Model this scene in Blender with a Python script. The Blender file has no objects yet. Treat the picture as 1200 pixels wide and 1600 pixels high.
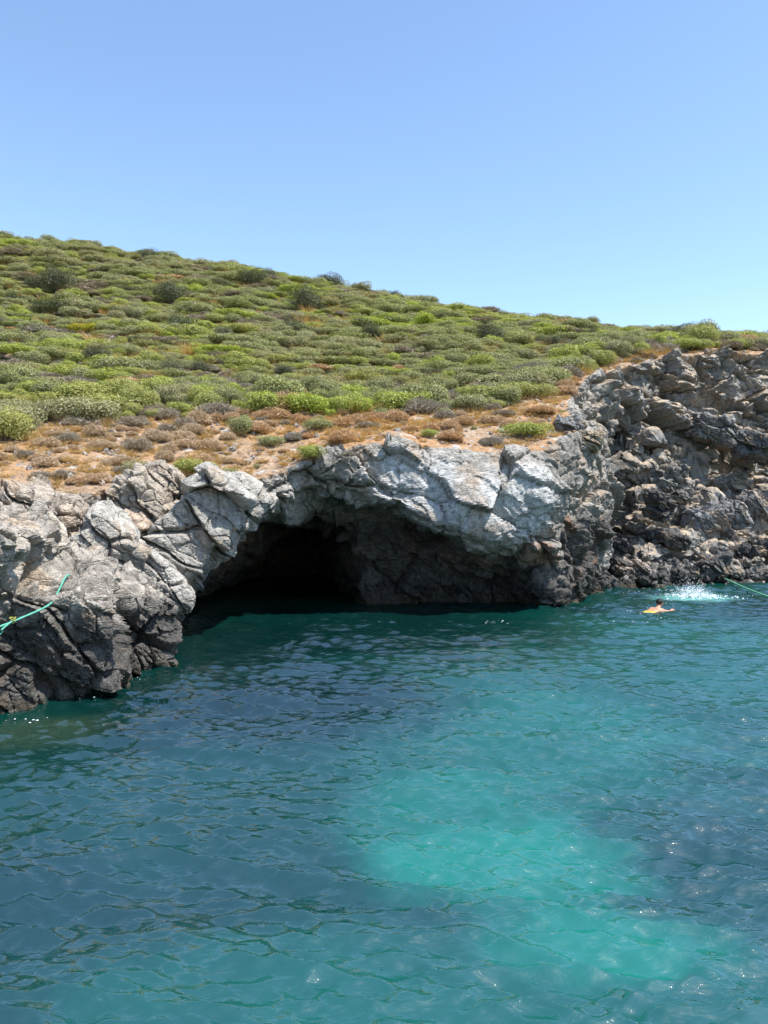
import bpy, bmesh, math, random
import numpy as np
from mathutils import Vector
from mathutils.bvhtree import BVHTree

R = math.radians
random.seed(7)
rng = np.random.default_rng(11)
SC = bpy.context.scene
COL = SC.collection

# ------------------------------------------------------------------ camera, sky, sun
FPX, CAMH = 1209.0, 3.0
cam = bpy.data.cameras.new("camera")
cam.sensor_fit = 'VERTICAL'
cam.sensor_height = 24.0
cam.lens = 24.0 * FPX / 1600.0
cam.clip_start = 0.05
cam.clip_end = 3000
camo = bpy.data.objects.new("camera", cam)
COL.objects.link(camo)
camo.location = (0, 0, CAMH)
camo.rotation_euler = (R(90), 0, 0)
SC.camera = camo

SUN_EL, SUN_AZ = 63.0, 117.0          # azimuth clockwise from +Y (straight ahead)
W = bpy.data.worlds.new("World")
SC.world = W
W.use_nodes = True
wn = W.node_tree.nodes
sky = wn.new('ShaderNodeTexSky')
sky.sky_type = 'NISHITA'
sky.sun_disc = False
sky.sun_elevation = R(SUN_EL)
sky.sun_rotation = R(SUN_AZ)
sky.altitude = 0
sky.air_density = 1.1
sky.dust_density = 0.25
sky.ozone_density = 3.0
wn['Background'].inputs['Strength'].default_value = 0.132
W.node_tree.links.new(sky.outputs[0], wn['Background'].inputs['Color'])
sun = bpy.data.lights.new("sun", 'SUN')
sun.energy = 4.0
sun.angle = R(0.5)
sun.color = (1.0, 0.96, 0.89)
suno = bpy.data.objects.new("sun", sun)
COL.objects.link(suno)
sdir = Vector((math.cos(R(SUN_EL)) * math.sin(R(SUN_AZ)), math.cos(R(SUN_EL)) * math.cos(R(SUN_AZ)), math.sin(R(SUN_EL))))
suno.rotation_euler = sdir.to_track_quat('Z', 'Y').to_euler()
suno.location = (30, -20, 60)
SC.view_settings.view_transform = 'Standard'
SC.view_settings.look = 'None'
SC.view_settings.exposure = 1.03
SC.view_settings.gamma = 1.0
SC.cycles.caustics_reflective = False
SC.cycles.caustics_refractive = False
SC.cycles.max_bounces = 6
SC.cycles.diffuse_bounces = 3
SC.cycles.glossy_bounces = 2
SC.cycles.transmission_bounces = 2
SC.cycles.sample_clamp_indirect = 4.0
SC.cycles.sample_clamp_direct = 6.0


def P(u, v, Y):
    """a point of the place: sight line through (u, v) of the 1200x1600 photograph, Y metres ahead"""
    return np.array(((u - 600) / FPX * Y, Y, CAMH + (800 - v) / FPX * Y))


# ------------------------------------------------------------------ noise
def hsh(ix, iy, iz, seed):
    h = (ix.astype(np.int64) * 374761393 + iy.astype(np.int64) * 668265263 + iz.astype(np.int64) * 2147483647 + seed * 1274126177) & 0xFFFFFFFF
    h = ((h ^ (h >> 13)) * 1274126177) & 0xFFFFFFFF
    h = ((h ^ (h >> 16)) * 2246822519) & 0xFFFFFFFF
    return h ^ (h >> 15)


def h01(h, k):
    x = (h * (2654435761 + 2 * k * 40503) + k * 97531) & 0xFFFFFFFF
    x = ((x ^ (x >> 15)) * 2246822519) & 0xFFFFFFFF
    return ((x ^ (x >> 13)) & 0xFFFFFF).astype(np.float32) / 16777216.0


def perlin(p, seed=0):
    p = np.asarray(p, np.float32)
    c = np.floor(p)
    f = p - c
    c = c.astype(np.int64)
    w = f * f * f * (f * (f * 6 - 15) + 10)
    out = np.zeros(len(p), np.float32)
    for dx in (0, 1):
        for dy in (0, 1):
            for dz in (0, 1):
                h = hsh(c[:, 0] + dx, c[:, 1] + dy, c[:, 2] + dz, seed)
                g = (h01(h, 1) * 2 - 1) * (f[:, 0] - dx) + (h01(h, 2) * 2 - 1) * (f[:, 1] - dy) + (h01(h, 3) * 2 - 1) * (f[:, 2] - dz)
                out += g * np.where(dx, w[:, 0], 1 - w[:, 0]) * np.where(dy, w[:, 1], 1 - w[:, 1]) * np.where(dz, w[:, 2], 1 - w[:, 2])
    return out * 1.3


def fbm(p, oct=4, seed=0, gain=0.5):
    a, s, out = 1.0, 1.0, 0
    for o in range(oct):
        out = out + a * perlin(p * s, seed + o)
        a *= gain
        s *= 2.03
    return out


def facet(p, size, seed=0, A=None):
    """angular blocks: every cell gets a tilted plane of its own. returns displacement (about +-0.5*size), gap to the next cell, cell random"""
    q = np.asarray(p, np.float32)
    if A is not None:
        q = q @ np.asarray(A, np.float32)
    q = q / size
    res = np.zeros(len(q), np.float32)
    gap = np.zeros(len(q), np.float32)
    rnd = np.zeros(len(q), np.float32)
    for s in range(0, len(q), 150000):
        qq = q[s:s + 150000]
        c = np.floor(qq).astype(np.int64)
        F1 = np.full(len(qq), 9.0, np.float32)
        F2 = F1.copy()
        bh = np.zeros(len(qq), np.int64)
        bd = np.zeros((len(qq), 3), np.float32)
        for dx in (-1, 0, 1):
            for dy in (-1, 0, 1):
                for dz in (-1, 0, 1):
                    h = hsh(c[:, 0] + dx, c[:, 1] + dy, c[:, 2] + dz, seed)
                    d = np.stack((qq[:, 0] - (c[:, 0] + dx + h01(h, 4)), qq[:, 1] - (c[:, 1] + dy + h01(h, 5)), qq[:, 2] - (c[:, 2] + dz + h01(h, 6))), 1)
                    r = np.sqrt((d * d).sum(1))
                    nb = r < F1
                    F2 = np.where(nb, F1, np.minimum(F2, r))
                    F1 = np.where(nb, r, F1)
                    bh = np.where(nb, h, bh)
                    bd[nb] = d[nb]
        t = np.stack((h01(bh, 7), h01(bh, 8), h01(bh, 9)), 1) * 2 - 1
        res[s:s + 150000] = ((bd * t).sum(1) * 0.9 + (h01(bh, 10) - 0.5) * 0.5) * size
        gap[s:s + 150000] = F2 - F1
        rnd[s:s + 150000] = h01(bh, 11)
    return res, gap, rnd


def sstep(a, b, x):
    t = np.clip((x - a) / (b - a), 0, 1)
    return t * t * (3 - 2 * t)


def rotm(ax, ay, az):
    cx, sx, cy, sy, cz, sz = math.cos(ax), math.sin(ax), math.cos(ay), math.sin(ay), math.cos(az), math.sin(az)
    X = np.array(((1, 0, 0), (0, cx, -sx), (0, sx, cx)))
    Y = np.array(((cy, 0, sy), (0, 1, 0), (-sy, 0, cy)))
    Z = np.array(((cz, -sz, 0), (sz, cz, 0), (0, 0, 1)))
    return Z @ Y @ X


class TPS:
    """smooth interpolation of scattered heights"""
    def __init__(s, xy, z, reg=0.0):
        s.xy = np.asarray(xy, float)
        n = len(s.xy)
        K = s.k(s.xy, s.xy) + reg * np.eye(n)
        Pm = np.c_[np.ones(n), s.xy]
        M = np.zeros((n + 3, n + 3))
        M[:n, :n] = K
        M[:n, n:] = Pm
        M[n:, :n] = Pm.T
        s.w = np.linalg.solve(M, np.r_[np.asarray(z, float), 0, 0, 0])

    @staticmethod
    def k(a, b):
        r2 = ((a[:, None, :] - b[None, :, :]) ** 2).sum(2)
        return 0.5 * r2 * np.log(r2 + 1e-9)

    def __call__(s, xy):
        xy = np.asarray(xy, float)
        out = np.empty(len(xy))
        n = len(s.xy)
        for i in range(0, len(xy), 100000):
            q = xy[i:i + 100000]
            out[i:i + 100000] = s.k(q, s.xy) @ s.w[:n] + s.w[n] + q @ s.w[n + 1:]
        return out


# ------------------------------------------------------------------ meshes
def mesh_from(name, V, Fc, smooth=True):
    """V (n,3); Fc (m,k) faces all with k corners"""
    V = np.ascontiguousarray(V, np.float32)
    Fc = np.ascontiguousarray(Fc, np.int32)
    me = bpy.data.meshes.new(name)
    k = Fc.shape[1]
    me.vertices.add(len(V))
    me.vertices.foreach_set('co', V.ravel())
    me.loops.add(Fc.size)
    me.loops.foreach_set('vertex_index', Fc.ravel())
    me.polygons.add(len(Fc))
    me.polygons.foreach_set('loop_start', np.arange(0, Fc.size, k, dtype=np.int32))
    me.polygons.foreach_set('use_smooth', np.full(len(Fc), smooth))
    me.update(calc_edges=True)
    return me


def set_col(me, name, rgb):
    a = me.color_attributes.new(name, 'FLOAT_COLOR', 'POINT')
    a.data.foreach_set('color', np.c_[rgb, np.ones(len(rgb))].astype(np.float32).ravel())


def verts_of(me):
    n = len(me.vertices)
    V = np.empty(n * 3, np.float32)
    N = np.empty(n * 3, np.float32)
    me.vertices.foreach_get('co', V)
    me.vertex_normals.foreach_get('vector', N)
    return V.reshape(-1, 3), N.reshape(-1, 3)


def set_verts(me, V):
    me.vertices.foreach_set('co', np.ascontiguousarray(V, np.float32).ravel())
    me.update()


def subdivide(me, levels=1):
    o = bpy.data.objects.new("tmp", me)
    COL.objects.link(o)
    m = o.modifiers.new("s", 'SUBSURF')
    m.levels = levels
    m.render_levels = levels
    dg = bpy.context.evaluated_depsgraph_get()
    new = bpy.data.meshes.new_from_object(o.evaluated_get(dg), depsgraph=dg)
    bpy.data.objects.remove(o)
    bpy.data.meshes.remove(me)
    return new


def surface_nets(D, lo, h):
    """D: distance field (negative inside) on a grid with origin lo and spacing h -> V, quads"""
    S = D < 0
    mn = np.zeros(tuple(n - 1 for n in D.shape), np.int8)
    for dx in (0, 1):
        for dy in (0, 1):
            for dz in (0, 1):
                mn += S[dx:S.shape[0] - 1 + dx, dy:S.shape[1] - 1 + dy, dz:S.shape[2] - 1 + dz]
    act = (mn > 0) & (mn < 8)
    idx = np.full(act.shape, -1, np.int32)
    cells = np.argwhere(act)
    idx[act] = np.arange(len(cells))
    off = np.array([(a, b, c) for a in (0, 1) for b in (0, 1) for c in (0, 1)])
    vals = np.stack([D[cells[:, 0] + o[0], cells[:, 1] + o[1], cells[:, 2] + o[2]] for o in off], 1)
    acc = np.zeros((len(cells), 3))
    cnt = np.zeros(len(cells))
    for i in range(8):
        for j in range(i + 1, 8):
            if np.abs(off[i] - off[j]).sum() != 1:
                continue
            a, b = vals[:, i], vals[:, j]
            cr = (a < 0) != (b < 0)
            t = np.where(cr, a / np.where(cr, a - b, 1), 0)
            acc += np.where(cr[:, None], off[i] + (off[j] - off[i]) * t[:, None], 0)
            cnt += cr
    V = (cells + acc / cnt[:, None]) * h + np.asarray(lo)
    quads = []
    for ax in range(3):
        a, b = [k for k in range(3) if k != ax]
        s0 = [slice(None)] * 3
        s1 = [slice(None)] * 3
        s0[ax] = slice(0, -1)
        s1[ax] = slice(1, None)
        cr = S[tuple(s0)] != S[tuple(s1)]
        e = np.argwhere(cr)
        ok = (e[:, a] > 0) & (e[:, b] > 0) & (e[:, a] < D.shape[a] - 1) & (e[:, b] < D.shape[b] - 1)
        e = e[ok]
        ins = S[e[:, 0], e[:, 1], e[:, 2]]
        q = []
        for da, db in ((-1, -1), (0, -1), (0, 0), (-1, 0)):
            c = e.copy()
            c[:, a] += da
            c[:, b] += db
            q.append(idx[c[:, 0], c[:, 1], c[:, 2]])
        q = np.stack(q, 1)
        flip = ~ins if ax != 1 else ins
        q[flip] = q[flip][:, ::-1]
        quads.append(q)
    return V, np.concatenate(quads)


def link(name, me, mat=None, parent=None, **props):
    o = bpy.data.objects.new(name, me)
    COL.objects.link(o)
    if mat is not None:
        me.materials.clear()
        for m in (mat if isinstance(mat, (list, tuple)) else [mat]):
            me.materials.append(m)
    if parent is not None:
        o.parent = parent
    for k, v in props.items():
        o[k] = v
    return o


# ------------------------------------------------------------------ materials
class NT:
    def __init__(s, name):
        s.m = bpy.data.materials.new(name)
        s.m.use_nodes = True
        s.t = s.m.node_tree
        s.t.nodes.clear()
        s.out = s.t.nodes.new('ShaderNodeOutputMaterial')

    def n(s, typ, ins=None, **kw):
        nd = s.t.nodes.new('ShaderNode' + typ)
        for k, v in kw.items():
            setattr(nd, k, v)
        for k, v in (ins or {}).items():
            if isinstance(v, bpy.types.NodeSocket):
                s.t.links.new(v, nd.inputs[k])
            else:
                nd.inputs[k].default_value = v
        return nd

    def mul(s, a, b, op='MULTIPLY'):
        return s.n('Math', {0: a, 1: b}, operation=op).outputs[0]

    def mix(s, f, a, b, bt='MIX'):
        nd = s.n('MixRGB', {0: f, 1: a, 2: b}, blend_type=bt)
        return nd.outputs[0]

    def ramp(s, f, stops):
        nd = s.n('ValToRGB', {0: f})
        e = nd.color_ramp.elements
        while len(e) < len(stops):
            e.new(0.5)
        for k, (pos, c) in enumerate(stops):
            e[k].position = pos
            e[k].color = (*c, 1) if len(c) == 3 else c
        return nd.outputs[0]

    def noise(s, vec, scale, detail=4, rough=0.55, dist=0.0):
        return s.n('TexNoise', {'Vector': vec, 'Scale': scale, 'Detail': detail, 'Roughness': rough, 'Distortion': dist}).outputs[0]


def g3(x):
    return (x, x, x)


def rock_material():
    t = NT("rock")
    pos = t.n('NewGeometry').outputs['Position']
    col = t.n('Attribute', attribute_name='Col').outputs['Color']
    a = t.noise(pos, 6.0, 8, 0.62, 0.3)
    b = t.noise(pos, 38.0, 5, 0.6)
    wob = t.n('TexNoise', {'Vector': pos, 'Scale': 2.2, 'Detail': 3.0}).outputs['Color']
    wp = t.n('VectorMath', {0: pos, 1: t.n('VectorMath', {0: wob, 1: (0.5, 0.5, 0.35)}, operation='MULTIPLY').outputs[0]}, operation='ADD').outputs[0]
    wp = t.n('Mapping', {'Vector': wp, 'Rotation': (0.15, R(40), 0.3), 'Scale': (0.8, 0.9, 2.0)}).outputs[0]
    v = t.n('TexVoronoi', {'Vector': wp, 'Scale': 1.6}, feature='DISTANCE_TO_EDGE').outputs[0]
    v2 = t.n('TexVoronoi', {'Vector': wp, 'Scale': 4.6}, feature='DISTANCE_TO_EDGE').outputs[0]
    m1 = t.ramp(a, ((0.30, g3(0.50)), (0.48, g3(0.88)), (0.60, g3(1.10)), (0.75, g3(1.35))))
    m2 = t.ramp(b, ((0.32, g3(0.62)), (0.5, g3(1.0)), (0.68, g3(1.3))))
    c = t.mix(1.0, col, m1, 'MULTIPLY')
    c = t.mix(1.0, c, m2, 'MULTIPLY')
    veins = t.noise(pos, 1.7, 9, 0.7, 1.8)
    vm = t.ramp(veins, ((0.488, g3(0)), (0.5, g3(0.5)), (0.512, g3(0))))
    c = t.mix(vm, c, t.mix(0.5, c, (0.60, 0.58, 0.54, 1)))
    edge = t.mul(t.ramp(v, ((0.0, g3(0.0)), (0.035, g3(1.0)))), t.mul(t.ramp(v2, ((0.0, g3(0.0)), (0.05, g3(1.0)))), 0.6), 'ADD')
    hgt = t.mul(t.mul(a, 0.8), t.mul(b, 0.28), 'ADD')
    hgt = t.mul(hgt, t.mul(edge, 0.20), 'ADD')
    bump = t.n('Bump', {'Height': hgt, 'Strength': 0.85, 'Distance': 0.11}).outputs[0]
    p = t.n('BsdfPrincipled', {'Base Color': c, 'Roughness': 0.88, 'Normal': bump, 'Specular IOR Level': 0.25})
    t.t.links.new(p.outputs[0], t.out.inputs[0])
    return t.m


ROCK = rock_material()


def leaf_material(name, ca, cb, cc, trans=0.25):
    """ca..cb by leaf, towards cc by plant and by patch of hillside"""
    t = NT(name)
    r = t.n('Attribute', attribute_name='rnd').outputs['Fac']
    oi = t.n('ObjectInfo')
    patch = t.noise(oi.outputs['Location'], 0.11, 3, 0.6)
    pf = t.ramp(patch, ((0.36, g3(0.0)), (0.64, g3(0.75))))
    f = t.n('Math', {0: t.mul(oi.outputs['Random'], 0.55), 1: pf}, operation='ADD', use_clamp=True).outputs[0]
    c = t.mix(r, (*ca, 1), (*cb, 1))
    c = t.mix(f, c, t.mix(r, tuple(x * 0.62 for x in cc) + (1,), tuple(x * 1.25 for x in cc) + (1,)))
    d = t.n('BsdfDiffuse', {'Color': c, 'Roughness': 0.5})
    tr = t.n('BsdfTranslucent', {'Color': t.mix(1.0, c, (1.0, 1.05, 0.6, 1), 'MULTIPLY')})
    gl = t.n('BsdfGlossy', {'Color': (1, 1, 1, 1), 'Roughness': 0.45})
    m = t.n('MixShader', {0: trans, 1: d.outputs[0], 2: tr.outputs[0]})
    m2 = t.n('MixShader', {0: 0.025, 1: m.outputs[0], 2: gl.outputs[0]})
    t.t.links.new(m2.outputs[0], t.out.inputs[0])
    return t.m


def plain_material(name, col, rough=0.6, bump=0.0, scale=40.0, spec=0.3, var=0.2):
    t = NT(name)
    pos = t.n('TexCoord').outputs['Object']
    nz = t.noise(pos, scale, 4)
    c = t.mix(1.0, (*col, 1), t.ramp(nz, ((0.3, g3(1 - var)), (0.7, g3(1 + var)))), 'MULTIPLY')
    p = t.n('BsdfPrincipled', {'Base Color': c, 'Roughness': rough, 'Specular IOR Level': spec})
    if bump:
        p2 = t.n('Bump', {'Height': nz, 'Strength': bump, 'Distance': 0.02})
        t.t.links.new(p2.outputs[0], p.inputs['Normal'])
    t.t.links.new(p.outputs[0], t.out.inputs[0])
    return t.m


# ------------------------------------------------------------------ the lie of the land
H_CTRL = [  # (u, v, Y): points of bare ground
    (-300, 745, 16.8), (-120, 765, 17), (0, 772, 17.3), (130, 768, 18.2), (260, 752, 19.5), (400, 750, 21.2), (470, 722, 21.9), (550, 696, 22.4), (650, 693, 22.6),
    (750, 704, 23.0), (850, 694, 23.6), (885, 684, 24.2), (925, 694, 26), (900, 655, 27.2), (895, 618, 30), (945, 582, 35), (1010, 566, 38), (1080, 552, 40.3), (1150, 548, 42), (1200, 552, 42.5),
    (1400, 552, 43.5),
    (0, 700, 20.5), (200, 697, 22), (400, 692, 24), (550, 664, 25.3), (700, 660, 26.3), (800, 648, 27.2), (-300, 690, 20.5),
    (-300, 640, 25), (0, 650, 25), (200, 648, 26), (400, 645, 27), (600, 640, 28.4), (750, 628, 30), (850, 602, 32.4), (890, 582, 36),
    (-300, 515, 38), (0, 535, 38), (300, 548, 39), (600, 552, 41), (850, 548, 43), (1050, 538, 48), (1200, 542, 50), (1400, 540, 52),
    (-300, 412, 56), (0, 454, 55), (300, 476, 54), (600, 500, 53.5), (850, 524, 53),
    (-300, 325, 78), (0, 374, 75), (200, 401, 72), (420, 434, 69), (600, 470, 66), (740, 491, 64), (850, 506, 62), (950, 518, 60), (1050, 528, 58), (1150, 534, 57), (1200, 532, 60), (1400, 520, 62),
]
H_FAR = [(-60, 105, 33), (-20, 100, 26), (0, 95, 20), (20, 92, 15), (45, 95, 12), (80, 100, 11), (-70, 150, 28), (0, 150, 16), (80, 150, 8),
         (-75, 60, 34), (-60, 40, 22), (-40, 20, 8), (-26, 17, 3.5), (60, 60, 19), (60, 46, 12)]
hp = np.array([P(*c) for c in H_CTRL] + [np.array(c, float) for c in H_FAR])
_H = TPS(hp[:, :2], hp[:, 2], 0.02)


def H(x, y):
    x = np.atleast_1d(np.asarray(x, float))
    y = np.atleast_1d(np.asarray(y, float))
    q = np.c_[x, y]
    q3 = np.c_[q, np.zeros(len(q))]
    roll = fbm(q3 * 0.16, 3, 71) * 0.8 * sstep(27, 45, y) + perlin(q3 * 0.8, 75) * 0.05
    return _H(q) + roll


def hit(u, v):
    """where the sight line through (u, v) meets the ground"""
    Y = np.arange(16, 95, 0.1)
    pts = np.array([P(u, v, y) for y in Y])
    d = pts[:, 2] - H(pts[:, 0], pts[:, 1])
    k = np.argmax(d < 0)
    return pts[k] if (d < 0).any() else pts[-1]


F_CTRL = [  # (u, v, Y): points of the rock front below the rim
    (-320, 740, 15.6), (-320, 900, 15.0), (-320, 1050, 14.6), (-140, 760, 16.2), (-140, 1000, 15.2),
    (0, 772, 16.9), (0, 860, 16.4), (0, 950, 16.2), (70, 800, 17.0), (130, 780, 17.8), (130, 900, 17.6), (200, 790, 18.8), (200, 900, 18.8),
    (300, 770, 20.3), (300, 900, 20.6), (400, 760, 21.1), (400, 810, 21.3), (400, 950, 21.8), (470, 730, 21.7), (470, 780, 21.9), (500, 900, 22.2),
    (550, 705, 22.2), (570, 780, 22.2), (650, 705, 22.4), (650, 790, 22.1), (650, 830, 22.3), (750, 715, 22.7), (750, 800, 22.1), (750, 850, 22.3), (650, 940, 22.8), (780, 940, 22.9),
    (850, 708, 23.1), (860, 800, 22.7), (855, 850, 23.0), (885, 694, 24.0), (890, 800, 23.9), (875, 930, 24.6), (905, 720, 25.0), (935, 715, 26.2), (930, 800, 26.6), (932, 880, 27.4), (925, 925, 28.0),
    (948, 740, 27.8), (948, 830, 28.6), (940, 905, 29.2), (905, 660, 28.5), (905, 625, 30.5), (955, 590, 36.0), (962, 680, 35.6), (966, 780, 34.8), (972, 870, 32.4), (970, 912, 31.0),
    (1010, 580, 38.2), (1010, 680, 37.6), (1010, 780, 36.0), (1010, 870, 33.0), (1010, 912, 31.6), (1090, 565, 40.5), (1090, 660, 40.0), (1090, 760, 38.4), (1090, 850, 35.3), (1090, 905, 33.0),
    (1200, 565, 42.4), (1200, 660, 41.6), (1200, 760, 39.6), (1200, 850, 36.4), (1200, 902, 34.0), (1400, 565, 43.5), (1400, 700, 41), (1400, 850, 36.5), (1400, 902, 35),
]
fp = np.array([P(*c) for c in F_CTRL])
_F = TPS(fp[:, [0, 2]], fp[:, 1], 0.02)


def poly_sd(x, z, poly):
    """signed distance (positive inside) to a polygon in the x-z plane"""
    n = len(poly)
    d = np.full(x.shape, 1e9)
    ins = np.zeros(x.shape, bool)
    for i in range(n):
        ax, az = poly[i]
        bx, bz = poly[(i + 1) % n]
        ex, ez = bx - ax, bz - az
        t = np.clip(((x - ax) * ex + (z - az) * ez) / (ex * ex + ez * ez), 0, 1)
        d = np.minimum(d, np.hypot(x - ax - t * ex, z - az - t * ez))
        c = ((az > z) != (bz > z)) & (x < (bx - ax) * (z - az) / (bz - az + 1e-12) + ax)
        ins ^= c
    return np.where(ins, d, -d)


def pxpoly(pts, Y):
    return [tuple(P(u, v, Y)[[0, 2]]) for u, v in pts]


CAVE = pxpoly([(170, 1060), (205, 975), (262, 905), (335, 838), (412, 800), (480, 798), (530, 812), (566, 844), (588, 905), (590, 1060)], 22.0)
UNDER = pxpoly([(395, 845), (432, 795), (474, 765), (530, 764), (580, 772), (620, 786), (662, 804), (712, 822), (770, 832), (830, 852), (872, 862), (893, 905), (900, 1060), (280, 1060), (300, 975)], 22.4)

LO = np.array((-20.0, 13.5, -1.4))
HI = np.array((28.0, 48.0, 12.8))
GH = 0.115


def front(xx, zz):
    sh = xx.shape
    q = np.c_[xx.ravel(), zz.ravel()]
    base = _F(q).reshape(sh)
    wob = perlin(np.c_[q * 0.9, np.zeros(len(q))], 3).reshape(sh) * 0.12
    su = poly_sd(xx + wob, zz + wob, UNDER)
    sc_ = poly_sd(xx + wob, zz - wob, CAVE)
    under = np.where(su > 0, 2.3 * sstep(0, 0.65 + 1.0 * sstep(0.8, 3.2, xx), su) + 0.25 * np.clip(su, 0, 3), 0)
    xr = P(585, 0, 22)[0]
    depthf = np.clip((xr - xx) / 2.6, 0, 1) ** 1.2
    cave = np.where(sc_ > 0, (1.2 + 14 * depthf) * sstep(0.0, 0.75, sc_), 0)
    lay = (zz - 0.16 * (xx - 8) + 0.35 * perlin(np.c_[q * 0.35, np.zeros(len(q))], 7).reshape(sh)) / 1.15
    led = -1.35 * ((lay - np.floor(lay)) - 0.5) * sstep(8.8, 10.5, xx) * sstep(7.5, 5.5, zz) * (0.8 + 0.6 * perlin(np.c_[q * 0.5, np.zeros(len(q))], 8).reshape(sh))
    led = led + 2.6 * np.exp(-((xx - 10.3 - 0.10 * (zz - 3)) / 0.75) ** 2) * sstep(0.2, 1.2, zz) * sstep(7.2, 5.8, zz)
    return base + np.maximum(under, cave) + led


def build_cliff():
    n = np.ceil((HI - LO) / GH).astype(int)
    xs, ys, zs = (LO[i] + np.arange(n[i]) * GH for i in range(3))
    xx, zz = np.meshgrid(xs, zs, indexing='ij')
    Fr = front(xx, zz).astype(np.float32)
    xh, yh = np.meshgrid(xs, ys, indexing='ij')
    Ht = H(xh.ravel(), yh.ravel()).reshape(xh.shape).astype(np.float32)
    D = np.maximum((Fr[:, None, :] - ys[None, :, None].astype(np.float32)) * 0.6,
                   (zs[None, None, :].astype(np.float32) - Ht[:, :, None]) * 0.85)
    V, Q = surface_nets(D, LO, GH)
    del D
    me = mesh_from("cliff", V, Q)
    me = subdivide(me, 1)
    V, N = verts_of(me)
    top = sstep(0.72, 0.92, N[:, 2]) * sstep(1.5, 3.0, V[:, 2]) * sstep(-0.8, 0.4, V[:, 2] - (_H(V[:, :2]) - 0.6))
    cove = sstep(7.5, 9.5, V[:, 0])
    A = rotm(0.1, R(35), 0.2)
    A = A @ np.diag((1.0, 1.0, 1.9))
    A2 = rotm(R(-12), R(14), 0.3) @ np.diag((0.7, 0.9, 1.7))
    d0, g0, r0 = facet(V + fbm(V * 0.7, 2, 4)[:, None] * 0.35, 2.3, 21, A)
    dc, gc, rc = facet(V + fbm(V * 0.9, 3, 5)[:, None] * 0.3, 2.2, 25, A2)
    d1, g1, r1 = facet(V + fbm(V * 2.0, 2, 6)[:, None] * 0.12, 0.85, 22, A)
    dc1, gc1, rc1 = facet(V + fbm(V * 2.3, 2, 8)[:, None] * 0.1, 0.8, 26, A2)
    d2, g2, r2 = facet(V + fbm(V * 4.0, 2, 9)[:, None] * 0.05, 0.30, 23, A)
    rough = fbm(V * 1.3, 5, 31, 0.55)
    main = d0 * 0.24 + d1 * 0.30 + d2 * 0.20 - 0.16 * sstep(0.07, 0.0, g0) - 0.08 * sstep(0.09, 0, g1)
    lowc = 1 - 0.4 * sstep(6, 4, V[:, 2])
    cv = dc * 0.55 * lowc + dc1 * 0.55 * lowc + d2 * 0.26 - 0.30 * sstep(0.10, 0.0, gc) - 0.14 * sstep(0.10, 0, gc1)
    disp = main * (1 - cove) + cv * cove + rough * (0.055 + 0.04 * cove)
    soft = fbm(V * 1.1, 4, 33) * 0.07 + d2 * 0.10
    disp = disp * (1 - top) + soft * top
    inside = sstep(26.0, 29.0, V[:, 1]) * sstep(4, 3, V[:, 2]) * (1 - cove)
    disp = disp * (1 - 0.2 * inside)
    brow = np.exp(-((V[:, 0] - 2.6) ** 2 / 9.0 + (V[:, 2] - 3.7) ** 2 / 4.0)) * sstep(24.8, 23.8, V[:, 1])
    disp = disp * (1 - 0.78 * brow) + brow * (0.15 * d0 + 0.05 * rough - 0.05 * sstep(0.035, 0.0, g0))
    V2 = V + N * disp[:, None]
    set_verts(me, V2)
    me.polygons.foreach_set('use_smooth', np.zeros(len(me.polygons), bool))
    N2 = verts_of(me)[1]
    # colours of the stone and soil itself
    x, y, z = V2.T
    nb = fbm(V2 * 0.55, 4, 41)
    nf = fbm(V2 * 2.2, 4, 43)
    grey = np.array((0.31, 0.285, 0.25))
    c = grey[None, :] * (1 + 0.35 * nb + 0.25 * (r1 - 0.5))[:, None]

    def blend(c, m, rgb):
        return c * (1 - m[:, None]) + np.asarray(rgb)[None, :] * m[:, None]
    # pale, almost white limestone on the brow of the cave
    pale = np.zeros(len(V2))
    for (u, v, Y, s) in ((610, 745, 22.2, 0.9), (690, 770, 22.2, 1.0), (760, 790, 22.2, 1.0), (830, 770, 22.7, 1.0), (830, 825, 22.7, 0.8), (660, 800, 22.2, 0.7)):
        q = P(u, v, Y)
        pale = np.maximum(pale, np.exp(-(((x - q[0]) ** 2 + (z - q[2]) ** 2) / s ** 2) * 0.9))
    pale *= (1 - cove) * sstep(24.6, 23.6, y)
    pale = sstep(0.25, 0.75, pale + 0.32 * nf + 0.15 * nb)
    c = blend(c, pale * 0.85, (0.56, 0.55, 0.53))
    c = blend(c, sstep(0.12, 0.5, fbm(V2 * 0.9, 4, 52) + 0.15 * nf) * 0.5 * (1 - cove), (0.36, 0.25, 0.16))
    # dark and brown stone of the cave walls
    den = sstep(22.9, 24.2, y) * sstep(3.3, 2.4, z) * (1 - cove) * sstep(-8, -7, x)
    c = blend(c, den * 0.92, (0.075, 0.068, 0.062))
    rust = sstep(0.05, 0.55, fbm(V2 * 0.8, 3, 51) + 0.25 * nf) * (1 - cove)
    zone = np.maximum(den * 0.5, np.exp(-((x - 5.2) ** 2 / 2.0 + (z - 2.3) ** 2 / 4.0)))
    c = blend(c, np.clip(rust * zone, 0, 1) * 0.75, (0.26, 0.125, 0.065))
    # the cove: dark grey to black stone, tan earth on its ledges
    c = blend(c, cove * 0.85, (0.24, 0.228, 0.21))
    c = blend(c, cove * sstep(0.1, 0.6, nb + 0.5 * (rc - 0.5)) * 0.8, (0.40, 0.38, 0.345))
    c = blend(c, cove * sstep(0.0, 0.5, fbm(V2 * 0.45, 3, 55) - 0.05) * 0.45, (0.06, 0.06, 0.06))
    led = sstep(0.40, 0.72, N2[:, 2] + 0.3 * nf + 0.15 * nb) * cove * sstep(0.5, 1.4, z)
    c = blend(c, led * 0.85, (0.50, 0.39, 0.275))
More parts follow.
